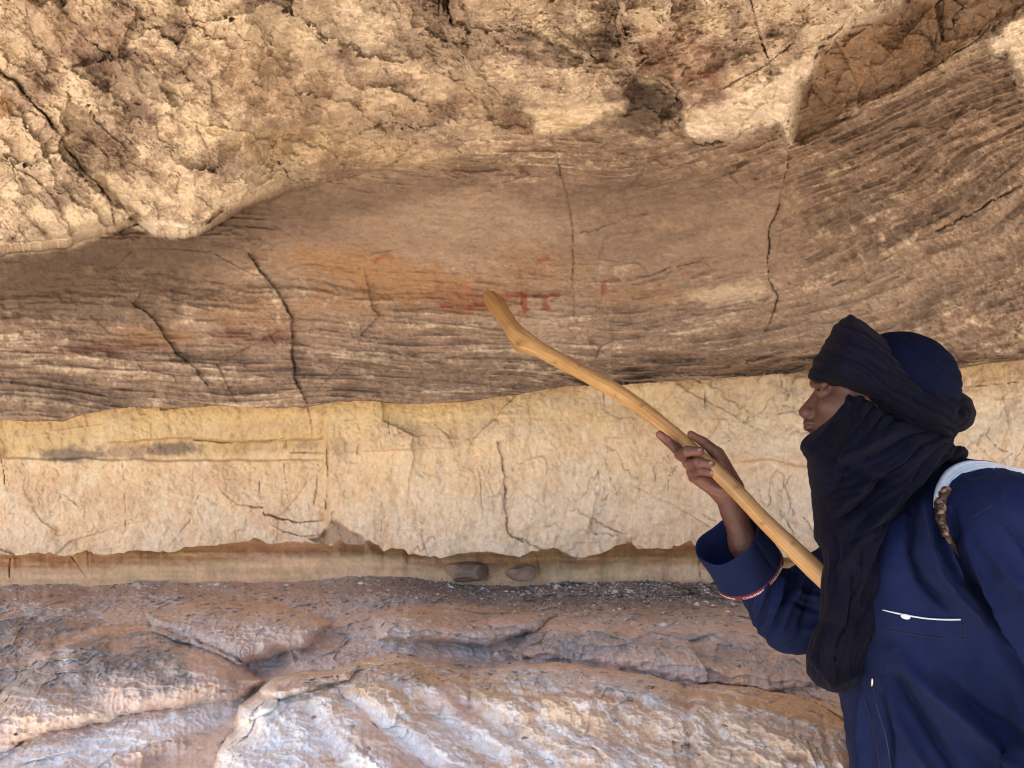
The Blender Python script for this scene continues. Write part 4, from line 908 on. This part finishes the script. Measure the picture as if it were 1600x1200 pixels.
# --- turban
TB = Outline('1330,490 1321,497 1310,503 1302,511 1299,521 1292,530 1288,540 1282,546 1280,554 1272,559 1270,570 1265,580 1262,589 1275,599 1295,606 1312,616 1340,626 1360,640 1385,660 1407,674 1437,683 1475,689 1487,692 1495,676 1507,672 1519,662 1524,645 1517,624 1507,616 1487,606 1468,596 1450,587 1412,562 1385,532 1360,514 1345,500')
ROLL = Outline('1462,610 1480,602 1505,614 1517,624 1524,645 1519,662 1507,672 1494,678 1480,684 1460,670')
X, Y, Z = grid3((.41, .985, 1.455), (.725, 1.255, 1.665), .002)
f = pillow(X, Y, Z, TB, HY, lambda u, v: .106 - .022 * sst(1330, 1262, u) - .03 * sst(1460, 1520, u) - .035 * sst(540, 495, v), 48)
f = smin(f, pillow(X, Y, Z, ROLL, HY - .02, .062, 26), .004)
P, Q = surf(f.astype(np.float32), (X.flat[0], Y.flat[0], Z.flat[0]), .002)
P = relax(P, Q, 2); N = vnorm(P, Q); u, v = px(P[:, 0], P[:, 1], P[:, 2])
ang = np.degrees(np.arctan2(700 + .10 * (1600 - u) * 0 - v, 1600 - u)) + 9 * np.sin((u - 1262) / 260 * np.pi) * 0
wv = (ang - 4) / 36
fr_ = .0100 * fold(wv, 6, 31, P, 1.2, 7) + .0036 * fold(wv, 17, 35, P, 1.3, 12) * (.4 + 1.2 * sst(-.3, .4, noise(P[:, 0], P[:, 1], P[:, 2], 14, 36)))
rr = sst(1478, 1500, u) ; rang = np.hypot(u - 1496, v - 643) / 34
fr_ = fr_ * (1 - rr) + rr * .004 * fold(rang, 3, 39, P, .4, 8)
fr_ += ridge_line(P, u, v, '1360,514 1412,548 1460,580 1500,612', 5, -.004) + ridge_line(P, u, v, '1498,618 1510,634 1500,650', 6, -.012) + ridge_line(P, u, v, '1330,520 1400,590 1470,640', 6, .004) + ridge_line(P, u, v, '1300,560 1370,610 1440,650', 5, -.005) \
    + ridge_line(P, u, v, '1310,540 1390,585 1480,636', 4, -.005) + ridge_line(P, u, v, '1345,620 1400,652 1470,672', 4, -.004)
fr_ *= .35 + .65 * np.clip(-N[:, 1] * 1.6, 0, 1)
new_mesh('turban', P + N * fr_[:, None], Q, M_SCARF, person)
cap = ell(X, Y, Z, A(1403, 603, HY), (r_(84, HY), .088, r_(85, HY)))
P, Q = surf(cap.astype(np.float32), (X.flat[0], Y.flat[0], Z.flat[0]), .002); P = relax(P, Q, 1); N = vnorm(P, Q); u, v = px(P[:, 0], P[:, 1], P[:, 2])
P = P + N * (.0030 * fold(((v - 500) - .55 * (u - 1400)) / 90., 6, 41, P, .8, 9) * (.3 + .7 * np.clip(-N[:, 1] * 1.5, 0, 1)))[:, None]
o = new_mesh('cap', P, Q, M_CAP, person); blob('white_bead', A(1438, 569, HY - .072), (.0022, .0022, .0022), M_WHITE, o)
log('turban')
# --- scarf round face, neck and chest
SC = Outline('1312,608 1311,632 1296,650 1282,664 1268,676 1260,683 1254,691 1251,702 1261,715 1263,732 1267,770 1272,800 1273,842 1286,858 1290,880 1284,912 1280,968 1268,992 1258,1028 1260,1052 1276,1071 1298,1080 1316,1083 1340,1068 1352,1048 1368,1008 1374,976 1380,944 1396,912 1412,856 1432,808 1452,764 1480,726 1511,714 1512,704 1505,697 1490,697 1484,680 1440,660 1390,640 1350,610')
def sc_y(u, v): return 1.115 - .085 * sst(720, 900, v)
def sc_t(u, v): return .128 - .060 * sst(700, 900, v) - .020 * sst(980, 1070, v) - .045 * sst(1330, 1270, u) * sst(740, 690, v)
X, Y, Z = grid3((.40, .90, 1.09), (.755, 1.27, 1.56), .0024)
f = pillow(X, Y, Z, SC, sc_y, sc_t, 70)
f = smin(f, pillow(X, Y, Z, Outline('1251,702 1254,691 1262,682 1280,668 1300,648 1312,628 1326,622 1330,640 1312,668 1290,694 1272,716 1262,716'), HY, lambda u, v: .085 - .03 * sst(1300, 1255, u), 16), .004)
P, Q = surf(f.astype(np.float32), (X.flat[0], Y.flat[0], Z.flat[0]), .0024)
P = relax(P, Q, 2); N = vnorm(P, Q); u, v = px(P[:, 0], P[:, 1], P[:, 2])
a1 = np.degrees(np.arctan2(v - 672, 1520 - u)) / 75
bend = np.hypot(u - 1500, v - 680) / 260
f1 = .0140 * fold(a1 + .05 * np.sin(bend * 5), 6, 51, P, 1.5, 5) + .0036 * fold(a1 + .03 * np.sin(bend * 7), 19, 55, P, 1.8, 9) * (.25 + 1.5 * sst(-.2, .4, noise(P[:, 0], P[:, 1], P[:, 2], 10, 56)))
f1 *= sst(20, 120, np.hypot(u - 1500, v - 680)) * .7 + .3
wc = ((u - 1268) * 61 + (v - 676) * 43) / 74.6 / 90.                 # distance from the cheek edge
f2 = .0060 * fold(wc, 5, 61, P, .8, 8) + .003 * fold(wc, 12, 63, P, .8, 12)
mk = sst(120, 60, wc * 90) * sst(760, 700, v)
f1 = f1 * (1 - mk) + f2 * mk
uL = np.interp(v, [700, 800, 858, 912, 968, 1030, 1085], [1255, 1273, 1286, 1284, 1280, 1258, 1262]); uR = np.interp(v, [700, 760, 808, 856, 912, 976, 1048, 1085], [1500, 1454, 1432, 1412, 1396, 1374, 1352, 1345])
wl = np.clip((u - uL) / (uR - uL), -.2, 1.2) + .05 * np.sin(v / 40.)
f3 = sst(1085, 1000, v) * .0120 * fold(wl, 4, 91, P, .9, 5) + .0040 * fold(wl, 11, 95, P, 1.2, 9)
lo = sst(800, 900, v + .35 * (1400 - u)); f1 = f1 * (1 - lo) + f3 * lo
for ln, wd, am in [('1470,720 1420,790 1380,860 1345,950 1340,1040', 9, -.012), ('1480,705 1400,760 1340,840 1310,900 1300,980', 9, .010), ('1440,700 1360,740 1300,820 1285,850', 7, .008), ('1450,760 1410,840 1370,930 1362,1000', 6, .009),
                   ('1300,870 1310,950 1290,1020 1300,1070', 8, .009), ('1330,880 1330,960 1310,1040', 7, -.010), ('1275,700 1320,730 1400,760', 8, -.006), ('1270,1020 1300,1062 1340,1050', 7, .008), ('1420,745 1360,800 1320,870', 5, -.009), ('1395,680 1340,700 1280,740', 5, .006)]:
    f1 += ridge_line(P, u, v, ln, wd, am, 3)
f1 *= 1.3; f1 *= .3 + .7 * np.clip(-N[:, 1] * 1.6, 0, 1)
new_mesh('scarf', P + N * f1[:, None], Q, M_SCARF, person)
log('scarf')
# --- tunic with both sleeves
X, Y, Z = grid3((.30, .82, .72), (1.02, 1.40, 1.50), .003)
f = tunic_field(X, Y, Z)
f = smax(f, -cone(X, Y, Z, A(1172, 896, 1.25), A(1120, 820, 1.235), .036, .06), .003)       # open mouth of the sleeve
cutp = ((X - A(1160, 878, 1.25)[0]) * -.5 + (Y - 1.25) * -.45 + (Z - A(1160, 878, 1.25)[2]) * .74); f = smax(f, np.minimum(cutp, .44 - X), .002)
P, Q = surf(f.astype(np.float32), (X.flat[0], Y.flat[0], Z.flat[0]), .003)
P = relax(P, Q, 3); N = vnorm(P, Q); u, v = px(P[:, 0], P[:, 1], P[:, 2])
d = .004 * noise(P[:, 0], P[:, 1], P[:, 2], 7, 71) + .0012 * noise(P[:, 0], P[:, 1], P[:, 2], 26, 72)
front = (N[:, 1] < .3)
for ln, wd, am in [('1487,800 1500,860 1530,930 1570,1000 1620,1090', 7, -.020), ('1500,850 1545,950 1600,1050', 12, .006), ('1440,790 1444,850 1455,895 1500,944 1540,975', 9, .012), ('1425,800 1425,860 1440,905 1480,945', 8, -.010),
                   ('1462,800 1470,850 1500,905 1550,950', 7, -.009), ('1395,1015 1450,1080 1530,1150 1600,1210', 14, .009), ('1400,1050 1440,1120 1500,1210', 10, -.009), ('1385,1060 1410,1130 1460,1230', 9, .008), ('1470,1060 1540,1120 1620,1170', 12, -.007),
                   ('1560,1000 1600,1090 1640,1200', 9, -.012), ('1380,1080 1390,1150 1400,1240', 5, -.006), ('1345,1080 1352,1150 1360,1230', 6, .006), ('1335,1090 1340,1160 1348,1240', 4, -.006), ('1520,830 1600,920 1660,1040', 14, .005), ('1545,790 1600,850 1650,930', 9, -.004),
                   # right sleeve: folds fanning from the elbow bend
                   ('1236,905 1230,930 1212,970 1190,1005', 6, -.010), ('1218,885 1206,925 1190,965 1178,990', 5, -.007), ('1228,895 1219,940 1200,985', 5, .008), ('1262,900 1250,925 1232,950 1222,990', 6, .010), ('1275,905 1262,945 1250,990', 6, -.009),
                   ('1185,900 1172,930 1164,960', 5, -.006), ('1248,890 1240,915 1226,948', 4, -.010), ('1290,935 1262,930 1240,925', 5, .008), ('1285,955 1258,950 1236,938', 4, -.008), ('1200,905 1186,950 1180,975', 5, .006), ('1285,980 1250,985 1215,1000', 7, .006)]:
    d += ridge_line(P, u, v, ln, wd * .85, am * (2.4 if pts(ln)[0][0] > 1300 else 1.3), 2) * front
wr = fbm(P[:, 0] * .6 + P[:, 2] * .5, P[:, 1] * .5, P[:, 2] * .5 - P[:, 0] * .4, 16, 3, 73, ridge=True); d += .0060 * (wr - .4)
P = P + N * d[:, None]
new_mesh('tunic', P, Q, M_TUNIC, person)
TP, TN = P, vnorm(P, Q); Tu, Tv = px(P[:, 0], P[:, 1], P[:, 2])
def tun(u, v, off=.002):
    """point on the near side of the tunic under photo direction (u, v)"""
    m = (np.abs(Tu - u) < 5) & (np.abs(Tv - v) < 5) & (TN[:, 1] < .2)
    if not m.any(): return A(u, v, 1.1)
    w_ = np.exp(-((Tu[m] - u) ** 2 + (Tv[m] - v) ** 2) / 6); yy = (TP[m, 1] * w_).sum() / w_.sum()
    return A(u, v, yy - off)
log('tunic', len(P))
def frames(pth):
    pth = np.array(pth, float); t = np.gradient(pth, axis=0); t /= np.linalg.norm(t, axis=1)[:, None] + 1e-12
    n = np.zeros_like(pth); r0 = np.array([0, -1., 0]); r0 = r0 - t[0] * (r0 @ t[0]); n[0] = r0 / np.linalg.norm(r0)
    for i in range(1, len(pth)): q = n[i - 1] - t[i] * (n[i - 1] @ t[i]); n[i] = q / (np.linalg.norm(q) + 1e-12)
    return t, n, np.cross(t, n)
def spline(p, n):
    p = np.array(p, float); s = np.concatenate([[0], np.cumsum(np.linalg.norm(np.diff(p[:, :3], axis=0), axis=1) + 1e-9)]); q = np.linspace(0, s[-1], n)
    m = np.gradient(p, s, axis=0); i = np.clip(np.searchsorted(s, q) - 1, 0, len(s) - 2); h = (s[i + 1] - s[i])[:, None]; t = ((q - s[i]) / h[:, 0])[:, None]
    return (2 * t**3 - 3 * t**2 + 1) * p[i] + (t**3 - 2 * t**2 + t) * h * m[i] + (-2 * t**3 + 3 * t**2) * p[i + 1] + (t**3 - t**2) * h * m[i + 1]
def tube(name, pth, rad, m, parent=None, n=120, k=20, flat=1.0, wob=0, dfun=None, normal=None):
    q = spline([list(p) + [r] for p, r in zip(pth, rad)], n); c = q[:, :3]; rr = q[:, 3]
    t, nn_, bb_ = frames(c)
    a = np.linspace(0, 2 * np.pi, k, endpoint=False)
    V_ = c[:, None] + rr[:, None, None] * (np.cos(a)[None, :, None] * nn_[:, None] * flat + np.sin(a)[None, :, None] * bb_[:, None])
    if dfun is not None: V_ = dfun(V_, c, rr)
    V_ = np.concatenate([np.repeat(c[:1, None], k, 1), V_, np.repeat(c[-1:, None], k, 1)], 0)
    return new_mesh(name, V_, grid_faces(V_.shape[0], k, wrap=True, flip=False), m, parent)
# pocket piping, zip pull, tag
tube('pocket_piping', [tun(a, b, .0015) for a, b in [(1379, 953), (1396, 957), (1420, 962), (1445, 966), (1472, 968), (1501, 968)]], [.0007, .0010, .0011, .0010, .0011, .0011], M_WHITE, person, 40, 8)
blob('pocket_tag', tun(1415, 963.5, .0022), (.0065, .0012, .0034), M_WHITE, person, Euler((0, math.radians(14), 0)))
M_SEAM = plain('seam_thread', lin((8, 12, 36)), .8)
for ln in ['1522,738 1540,747 1556,760 1569,776', '1569,776 1545,792 1520,808 1500,828 1494,838', '1569,776 1600,770 1640,762', '1380,984 1400,987 1420,990 1445,994 1470,997 1508,999', '1508,972 1508,985 1508,999', '1352,1090 1362,1130 1372,1180 1378,1215']:
    tube('seam', [tun(a, b, .0002) for a, b in pts(ln)], [.0009] * len(pts(ln)), M_SEAM, person, 60, 6)
zp = tube('zip_pull', [tun(1363, 1060, .003), tun(1363, 1066, .003), tun(1362, 1072, .003)], [.0012, .0018, .0010], M_METAL, person, 10, 8)
tube('zip_line', [tun(a, b, .0003) for a, b in [(1364, 1075), (1372, 1110), (1384, 1150), (1392, 1200)]], [.0005, .0005, .0006, .0006], plain('zip_tape', lin((40, 42, 62)), .6), person, 40, 6)
# cuff: turned-back sleeve end, open, with lettered trim
c0, c1 = A(1163, 880, 1.25), A(1139, 845, 1.228)
ax = (c1 - c0); Lc = np.linalg.norm(ax); ax /= Lc
side = np.array([.81, 0, .585]); side -= ax * (side @ ax); side /= np.linalg.norm(side); dep = np.cross(ax, side)
if dep[1] > 0: dep = -dep
def ring(s, r1, r2, a): 
    c = c0 + ax * Lc * s; a = np.asarray(a)[..., None]
    return c + side * np.cos(a) * r1 + dep * np.sin(a) * r2
aa = np.linspace(0, 2 * np.pi, 120, endpoint=False)
prof = [(-.42, .90, .9), (-.42, 1.0, .97), (-.3, 1.03, 1.0), (0, 1.03, 1.0), (.4, 1.02, 1.0), (.8, 1.03, 1.0), (1.05, 1.02, 1.0), (1.12, .99, .97), (1.08, .95, .93), (.8, .93, .9), (.3, .90, .86), (-.3, .84, .8)]
R1, R2 = r_(54, 1.25), .049
rings = [c0 + ax * (Lc * (s + .05 * np.sin(aa * 2 + 1) + .03 * np.sin(aa * 5)))[:, None] + side * (np.cos(aa) * a * R1 * (1 + .03 * np.sin(aa * 3 + s * 2)))[:, None] + dep * (np.sin(aa) * b * R2 * (1 + .03 * np.sin(aa * 5 + s)))[:, None] for s, a, b in prof]
G = np.array(rings)
sl = np.exp(-((aa - 1.05) / .05) ** 2)[None, :, None] * np.array([0, 0, .2, .6, 1, 1, 1, 1, 1, .4, 0, 0])[:, None, None] * -.003
G = G + sl * (side * np.cos(1.05) + dep * np.sin(1.05))
def dense(G, k=5):
    idx = np.linspace(0, len(G) - 1, (len(G) - 1) * k + 1); i = np.clip(idx.astype(int), 0, len(G) - 2); f_ = (idx - i)[:, None, None]; return G[i] * (1 - f_) + G[i + 1] * f_
G = dense(G)
G[1:-1] = (G[:-2] + G[2:] + G[1:-1] * 2) / 4
cuff = new_mesh('cuff', G, grid_faces(len(G), 120, wrap=True), M_TUNIC, person); cuff['label'] = 'turned-back cuff edged with a red lettered tape'
def cuffp(s, a, off):
    a = np.asarray(a, float); s = np.asarray(s, float)
    sw = s + .05 * np.sin(aa_ := a * 2 + 1) + .03 * np.sin(a * 5)
    c = c0 + ax * (Lc * sw)[..., None]
    return c + side * (np.cos(a) * (1.035 * R1 * (1 + .03 * np.sin(a * 3 + s * 2)) + off))[..., None] + dep * (np.sin(a) * (1.005 * R2 * (1 + .03 * np.sin(a * 5 + s)) + off))[..., None]
ta = np.linspace(0, 2 * np.pi, 160, endpoint=False); ss = np.array([-.41, -.40, -.26, -.25])
Tm = np.stack([cuffp(np.full(160, s), ta, o) for s, o in zip(ss, (.0, .0012, .0012, 0))])
tr_ = new_mesh('trim', Tm, grid_faces(4, 160, wrap=True), M_RED, cuff)
def text_mesh(s):
    cu = bpy.data.curves.new('letters', 'FONT'); cu.body = s; cu.size = 1; cu.resolution_u = 2; cu.align_x = 'CENTER'; ob = bpy.data.objects.new('tmp', cu); C.objects.link(ob)
    dg = bpy.context.evaluated_depsgraph_get(); me = bpy.data.meshes.new_from_object(ob.evaluated_get(dg)); bpy.data.objects.remove(ob); return me
me = text_mesh('CASHMERE      CASHMERE      CASHMERE'); co_ = np.zeros(len(me.vertices) * 3, np.float32); me.vertices.foreach_get('co', co_); co_ = co_.reshape(-1, 3)
hgt = .0066; al = 1.95 - co_[:, 0] * hgt / .052 ; sv = -.358 + co_[:, 1] * hgt * .9 / Lc
me.vertices.foreach_set('co', cuffp(sv, al, .0022).astype(np.float32).ravel()); me.update(); me.materials.append(M_LETTER)
lo = bpy.data.objects.new('lettering', me); C.objects.link(lo); lo.parent = cuff
# trousers and shoes (below the picture)
X, Y, Z = grid3((.45, .85, .06), (1.02, 1.35, .95), .007)
f = ell(X, Y, Z, (.74, 1.10, .84), (.15, .13, .12))
for (hx, hy, kx, ky, ax_, ay) in [(.72, 1.03, .70, 1.0, .74, .98), (.72, 1.17, .66, 1.18, .68, 1.17)]:
    f = smin(f, cone(X, Y, Z, (hx, hy, .80), (kx, ky, .47), .095, .070), .03); f = smin(f, cone(X, Y, Z, (kx, ky, .47), (ax_, ay, .12), .072, .062), .03)
P, Q = surf(f.astype(np.float32), (X.flat[0], Y.flat[0], Z.flat[0]), .007); P = relax(P, Q, 2); N = vnorm(P, Q)
new_mesh('trousers', P + N * (.006 * noise(P[:, 0], P[:, 1], P[:, 2] * .5, 14, 81))[:, None], Q, M_DARK, person)
for (x0, y0) in ((.74, .98), (.68, 1.17)):
    X, Y, Z = grid3((x0 - .22, y0 - .08, -.02), (x0 + .1, y0 + .08, .16), .005)
    f = smin(cone(X, Y, Z, (x0 + .03, y0, .045), (x0 - .14, y0, .032), .04, .034), cone(X, Y, Z, (x0, y0, .05), (x0, y0, .12), .042, .045), .03); f = smax(f, -Z + .0, .004) + 0 * X
    P, Q = surf(f.astype(np.float32), (X.flat[0], Y.flat[0], Z.flat[0]), .005); new_mesh('shoe', relax(P, Q, 1), Q, M_SHOE, person)
# ------------------------------------------------------------------ shoulder bag: its strap shows
bag = empty('shoulder_bag', (0, 0, 0), 'white cloth bag strap with brown braided leather end over the near shoulder', 'bag strap')
sp = [(A(1700, 880, 1.20)), A(1650, 790, 1.16), A(1604, 741, 1.11), tun(1575, 735, .004), tun(1540, 727, .004), tun(1512, 730, .004), tun(1491, 741, .004), tun(1477, 760, .004), tun(1471, 780, .004), tun(1469, 794, .004)]
def ribbon(name, ctr, wpx, thick, m, parent, n=90, crease=0):
    q = spline([list(p) + [w] for p, w in zip(ctr, wpx)], n); c = q[:, :3]; w_ = q[:, 3] / FL
    t = np.gradient(c, axis=0); t /= np.linalg.norm(t, axis=1)[:, None]
    view = np.stack([0 * w_, 0 * w_ - 1, 0 * w_ + .35], 1); sdir = np.cross(t, view); sdir /= np.linalg.norm(sdir, axis=1)[:, None]; nn2 = np.cross(sdir, t); nn2 *= np.sign(-nn2[:, 1:2] + 1e-9)
    ac = np.linspace(-1, 1, 15); R = []
    for a in ac: R.append(c + sdir * (a * w_)[:, None] + nn2 * (thick * (1 - a ** 4) * (1 + crease * np.sin(a * 9 + 1))) - nn2 * .003 * a * a)
    for a in ac[::-1]: R.append(c + sdir * (a * w_ * .98)[:, None] - nn2 * (.002 + .003 * a * a))
    R = np.array(R); return new_mesh(name, R.transpose(1, 0, 2), grid_faces(n, 30, wrap=True), m, parent)
ribbon('strap', sp, [10, 10, 9, 8, 8.5, 11, 12, 11, 10, 8], .0035, M_WHITE, bag, crease=.35)
for k_ in range(3):                                                 # braid of three leather thongs
    pth = []; rad = []
    for i in range(40):
        t = i / 39.; u0 = np.interp(t, [0, .3, .7, 1], [1476, 1469, 1470, 1478]); v0 = 764 + t * 72
        ph = t * 2 * np.pi * 2.2 + k_ * 2 * np.pi / 3; o_ = 6.2 * np.sin(ph) * (1 - .5 * t)
        p = tun(u0 + o_, v0, .0080 + .0025 * np.cos(2 * ph)); pth.append(p); rad.append(.0046 - .0016 * t)
    tube('thong', pth, rad, (M_LEATHER, M_TAN, M_LEATHER)[k_], bag, 120, 8)
tube('thin_strap', [tun(1476, 830, .003), tun(1483, 843, .003), tun(1492, 856, .001), tun(1500, 868, -.004)], [.0050, .0042, .0036, .003], M_LEATHER, bag, 30, 10, .35)
X, Y, Z = grid3((.90, 1.02, .80), (1.14, 1.40, 1.24), .006)
f = (np.maximum(np.abs(X - 1.01) / .055, 0) ** 4 + np.abs((Y - 1.2) / .11) ** 4 + np.abs((Z - 1.04) / .13) ** 4) ** .25 - 1
P, Q = surf((f * .08).astype(np.float32), (X.flat[0], Y.flat[0], Z.flat[0]), .006); new_mesh('pouch', P, Q, M_WHITE, bag)
# ------------------------------------------------------------------ the stick
m, nt, b = mat('peeled_wood', .55, .35); tc = nt.nodes.new('ShaderNodeTexCoord'); mp = nt.nodes.new('ShaderNodeMapping'); mp.inputs['Rotation'].default_value = (0.0, math.radians(-37), math.radians(40)); mp.inputs['Scale'].default_value = (.12, 1, 1)
cx = nt.nodes.new('ShaderNodeCombineXYZ')
for i_, nm in enumerate(('along', 'ga', 'gb')):
    q_ = nt.nodes.new('ShaderNodeAttribute'); q_.attribute_name = nm; nt.links.new(q_.outputs['Fac'], cx.inputs[i_])
n1 = nodes_noise(nt, 3.2, 8, .68, cx.outputs[0], .25); n0 = nodes_noise(nt, 7, 4, .6, tc.outputs['Object'])
r1 = ramp(nt, n1.outputs[0], [(.30, lin((150, 112, 70))), (.55, lin((186, 148, 98))), (.75, lin((204, 170, 120)))]); r0 = ramp(nt, n0.outputs[0], [(.35, (.82, .74, .66)), (.6, (1, 1, 1))])
mx = nt.nodes.new('ShaderNodeMix'); mx.data_type = 'RGBA'; mx.blend_type = 'MULTIPLY'; mx.inputs[0].default_value = 1; at_ = nt.nodes.new('ShaderNodeAttribute'); at_.attribute_name = 'tint'
nt.links.new(r1.outputs[0], mx.inputs[6]); nt.links.new(r0.outputs[0], mx.inputs[7])
mx2 = nt.nodes.new('ShaderNodeMix'); mx2.data_type = 'RGBA'; mx2.blend_type = 'MULTIPLY'; mx2.inputs[0].default_value = 1
nt.links.new(mx.outputs[2], mx2.inputs[6]); nt.links.new(at_.outputs['Color'], mx2.inputs[7]); nt.links.new(mx2.outputs[2], b.inputs['Base Color'])
bm = nt.nodes.new('ShaderNodeBump'); bm.inputs['Strength'].default_value = .5; bm.inputs['Distance'].default_value = .001; nt.links.new(n1.outputs[0], bm.inputs['Height']); nt.links.new(bm.outputs[0], b.inputs['Normal'])
line = [(765, 464, 11.5), (772, 472, 13.2), (785, 490, 13), (799, 511, 13), (812, 527, 15.5), (824, 536, 15.5), (842, 546, 12.8), (870, 561, 12), (905, 580, 11.8), (942, 600, 12), (975, 619, 12), (1008, 642, 11.5), (1040, 667, 11.2), (1072, 694, 11), (1100, 719, 11), (1135, 752, 11.6), (1170, 788, 12.5), (1205, 825, 13.2), (1242, 860, 14), (1276, 893, 15), (1300, 916, 15)]
acc = [0]
for a, c in zip(line, line[1:]): acc.append(acc[-1] + math.hypot(a[0] - c[0], a[1] - c[1]))
tot = acc[-1]; iH = acc[14] / tot
pth, rad = [], []
for (u0, v0, rp), s in zip(line, acc):
    t = s / tot; inv = np.interp(t, [0, iH, 1], [1 / 1.74, 1 / (HD - .001), 1 / 1.075]); dd = 1 / inv
    pth.append(A(u0, v0, dd)); rad.append(rp * dd / FL)
q = spline([list(p) + [r] for p, r in zip(pth, rad)], 420); c_, rr = q[:, :3], q[:, 3]
t_, n_, b2 = frames(c_); k = 32; a = np.linspace(0, 2 * np.pi, k, endpoint=False)
Vs = c_[:, None] + rr[:, None, None] * (np.cos(a)[None, :, None] * n_[:, None] + np.sin(a)[None, :, None] * b2[:, None])
nzz = fbm(Vs[..., 0], Vs[..., 1], Vs[..., 2], 18, 4, 900); Nr = (Vs - c_[:, None]) / rr[:, None, None]
Vs = Vs + Nr * (nzz * .0022)[..., None]
us_, vs_ = px(Vs[..., 0], Vs[..., 1], Vs[..., 2])
knot = np.exp(-(((us_ - 812) / 9) ** 2 + ((vs_ - 541) / 7) ** 2)); Vs = Vs + Nr * (knot * .010)[..., None]
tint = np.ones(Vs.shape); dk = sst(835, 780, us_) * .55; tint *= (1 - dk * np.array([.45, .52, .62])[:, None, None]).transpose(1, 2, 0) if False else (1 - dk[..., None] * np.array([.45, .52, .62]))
for ku, kv, kr in [(905, 572, 4), (962, 618, 3), (1003, 634, 4), (1150, 762, 3.5), (1192, 818, 4), (1238, 850, 4.5), (868, 566, 3)]:
    e_ = np.exp(-(((us_ - ku) / kr) ** 2 + ((vs_ - kv) / (kr * .7)) ** 2)) * (Nr[..., 1] < 0); tint *= (1 - .45 * e_)[..., None]; Vs = Vs + Nr * (e_ * .0012)[..., None]
tint *= (1 - .22 * sst(.05, .45, fbm(Vs[..., 0], Vs[..., 1], Vs[..., 2], 9, 4, 905)))[..., None] * (1 - .16 * np.exp(-(((us_ - 1110) / 60) ** 2)))[..., None]
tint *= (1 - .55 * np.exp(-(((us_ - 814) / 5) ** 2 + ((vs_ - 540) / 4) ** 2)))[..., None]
e0 = c_[:1, None] + (Vs[:1] - c_[:1, None]) * .8 - t_[0] * .004; z0_ = np.repeat(c_[:1, None] - t_[0] * .006, k, 1); z1_ = np.repeat(c_[-1:, None], k, 1)
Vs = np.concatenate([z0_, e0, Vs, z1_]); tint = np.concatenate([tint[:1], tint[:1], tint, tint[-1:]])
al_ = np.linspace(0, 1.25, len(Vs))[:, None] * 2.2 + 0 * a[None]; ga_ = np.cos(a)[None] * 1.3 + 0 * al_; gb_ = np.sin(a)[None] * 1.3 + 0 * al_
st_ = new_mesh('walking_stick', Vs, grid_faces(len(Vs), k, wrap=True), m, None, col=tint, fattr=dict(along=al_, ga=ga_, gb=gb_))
tag(st_, 'smooth peeled wooden stick held up by the person and pointing at the red rock paintings', 'stick')
# ------------------------------------------------------------------ loose stones under the ledge
def stone(loc, r, seed, label, m, rot=0):
    n = 48; th = np.linspace(0, math.pi, n)[:, None]; ph = np.linspace(0, 2 * math.pi, n * 2, endpoint=False)[None]
    S = np.stack([np.sin(th) * np.cos(ph), np.sin(th) * np.sin(ph), np.cos(th) * np.ones_like(ph)], -1)
    S = np.sign(S) * np.abs(S) ** .8
    for kk in range(9):                                             # flat broken faces
        g = np.random.RandomState(seed * 10 + kk).normal(size=3); g /= np.linalg.norm(g); dd = S @ g; S = S - (np.maximum(dd - .74, 0) * .95)[..., None] * g
    h = .10 * fbm(S[..., 0], S[..., 1], S[..., 2], 1.5, 4, seed) + .06 * fbm(S[..., 0], S[..., 1], S[..., 2], 6, 4, seed) + .03 * cells(S[..., 0] * 3 + S[..., 1], S[..., 2] * 3 + S[..., 1], seed)[0]; S = S * (1 + h)[..., None] * np.array(r)
    c, s = math.cos(rot), math.sin(rot); S = np.stack([S[..., 0] * c - S[..., 1] * s, S[..., 0] * s + S[..., 1] * c, S[..., 2]], -1)
    cc = mix(np.broadcast_to(T['mauve'] * 1.1, S.shape), T['tan2'] * 1.3, np.clip(.5 + 2 * fbm(S[..., 0], S[..., 1], S[..., 2], 14, 4, seed + 3), 0, 1))
    o = new_mesh('stone', S, grid_faces(n, n * 2, flip=True, wrap=True), m, col=cc); o.location = loc; return tag(o, label, 'stone', None, 'loose stones under the ledge')
sm_ = rock_material('stone_rock', .8, .8)
stone(A(729, 895, 2.43), (.078, .05, .034), 3, 'larger flat brown stone lying under the wall ledge, left of the smaller one', sm_)
stone(A(812, 896, 2.41), (.052, .04, .030), 5, 'smaller dark brown stone with a pale chip under the wall ledge', sm_, .3)
log('done')
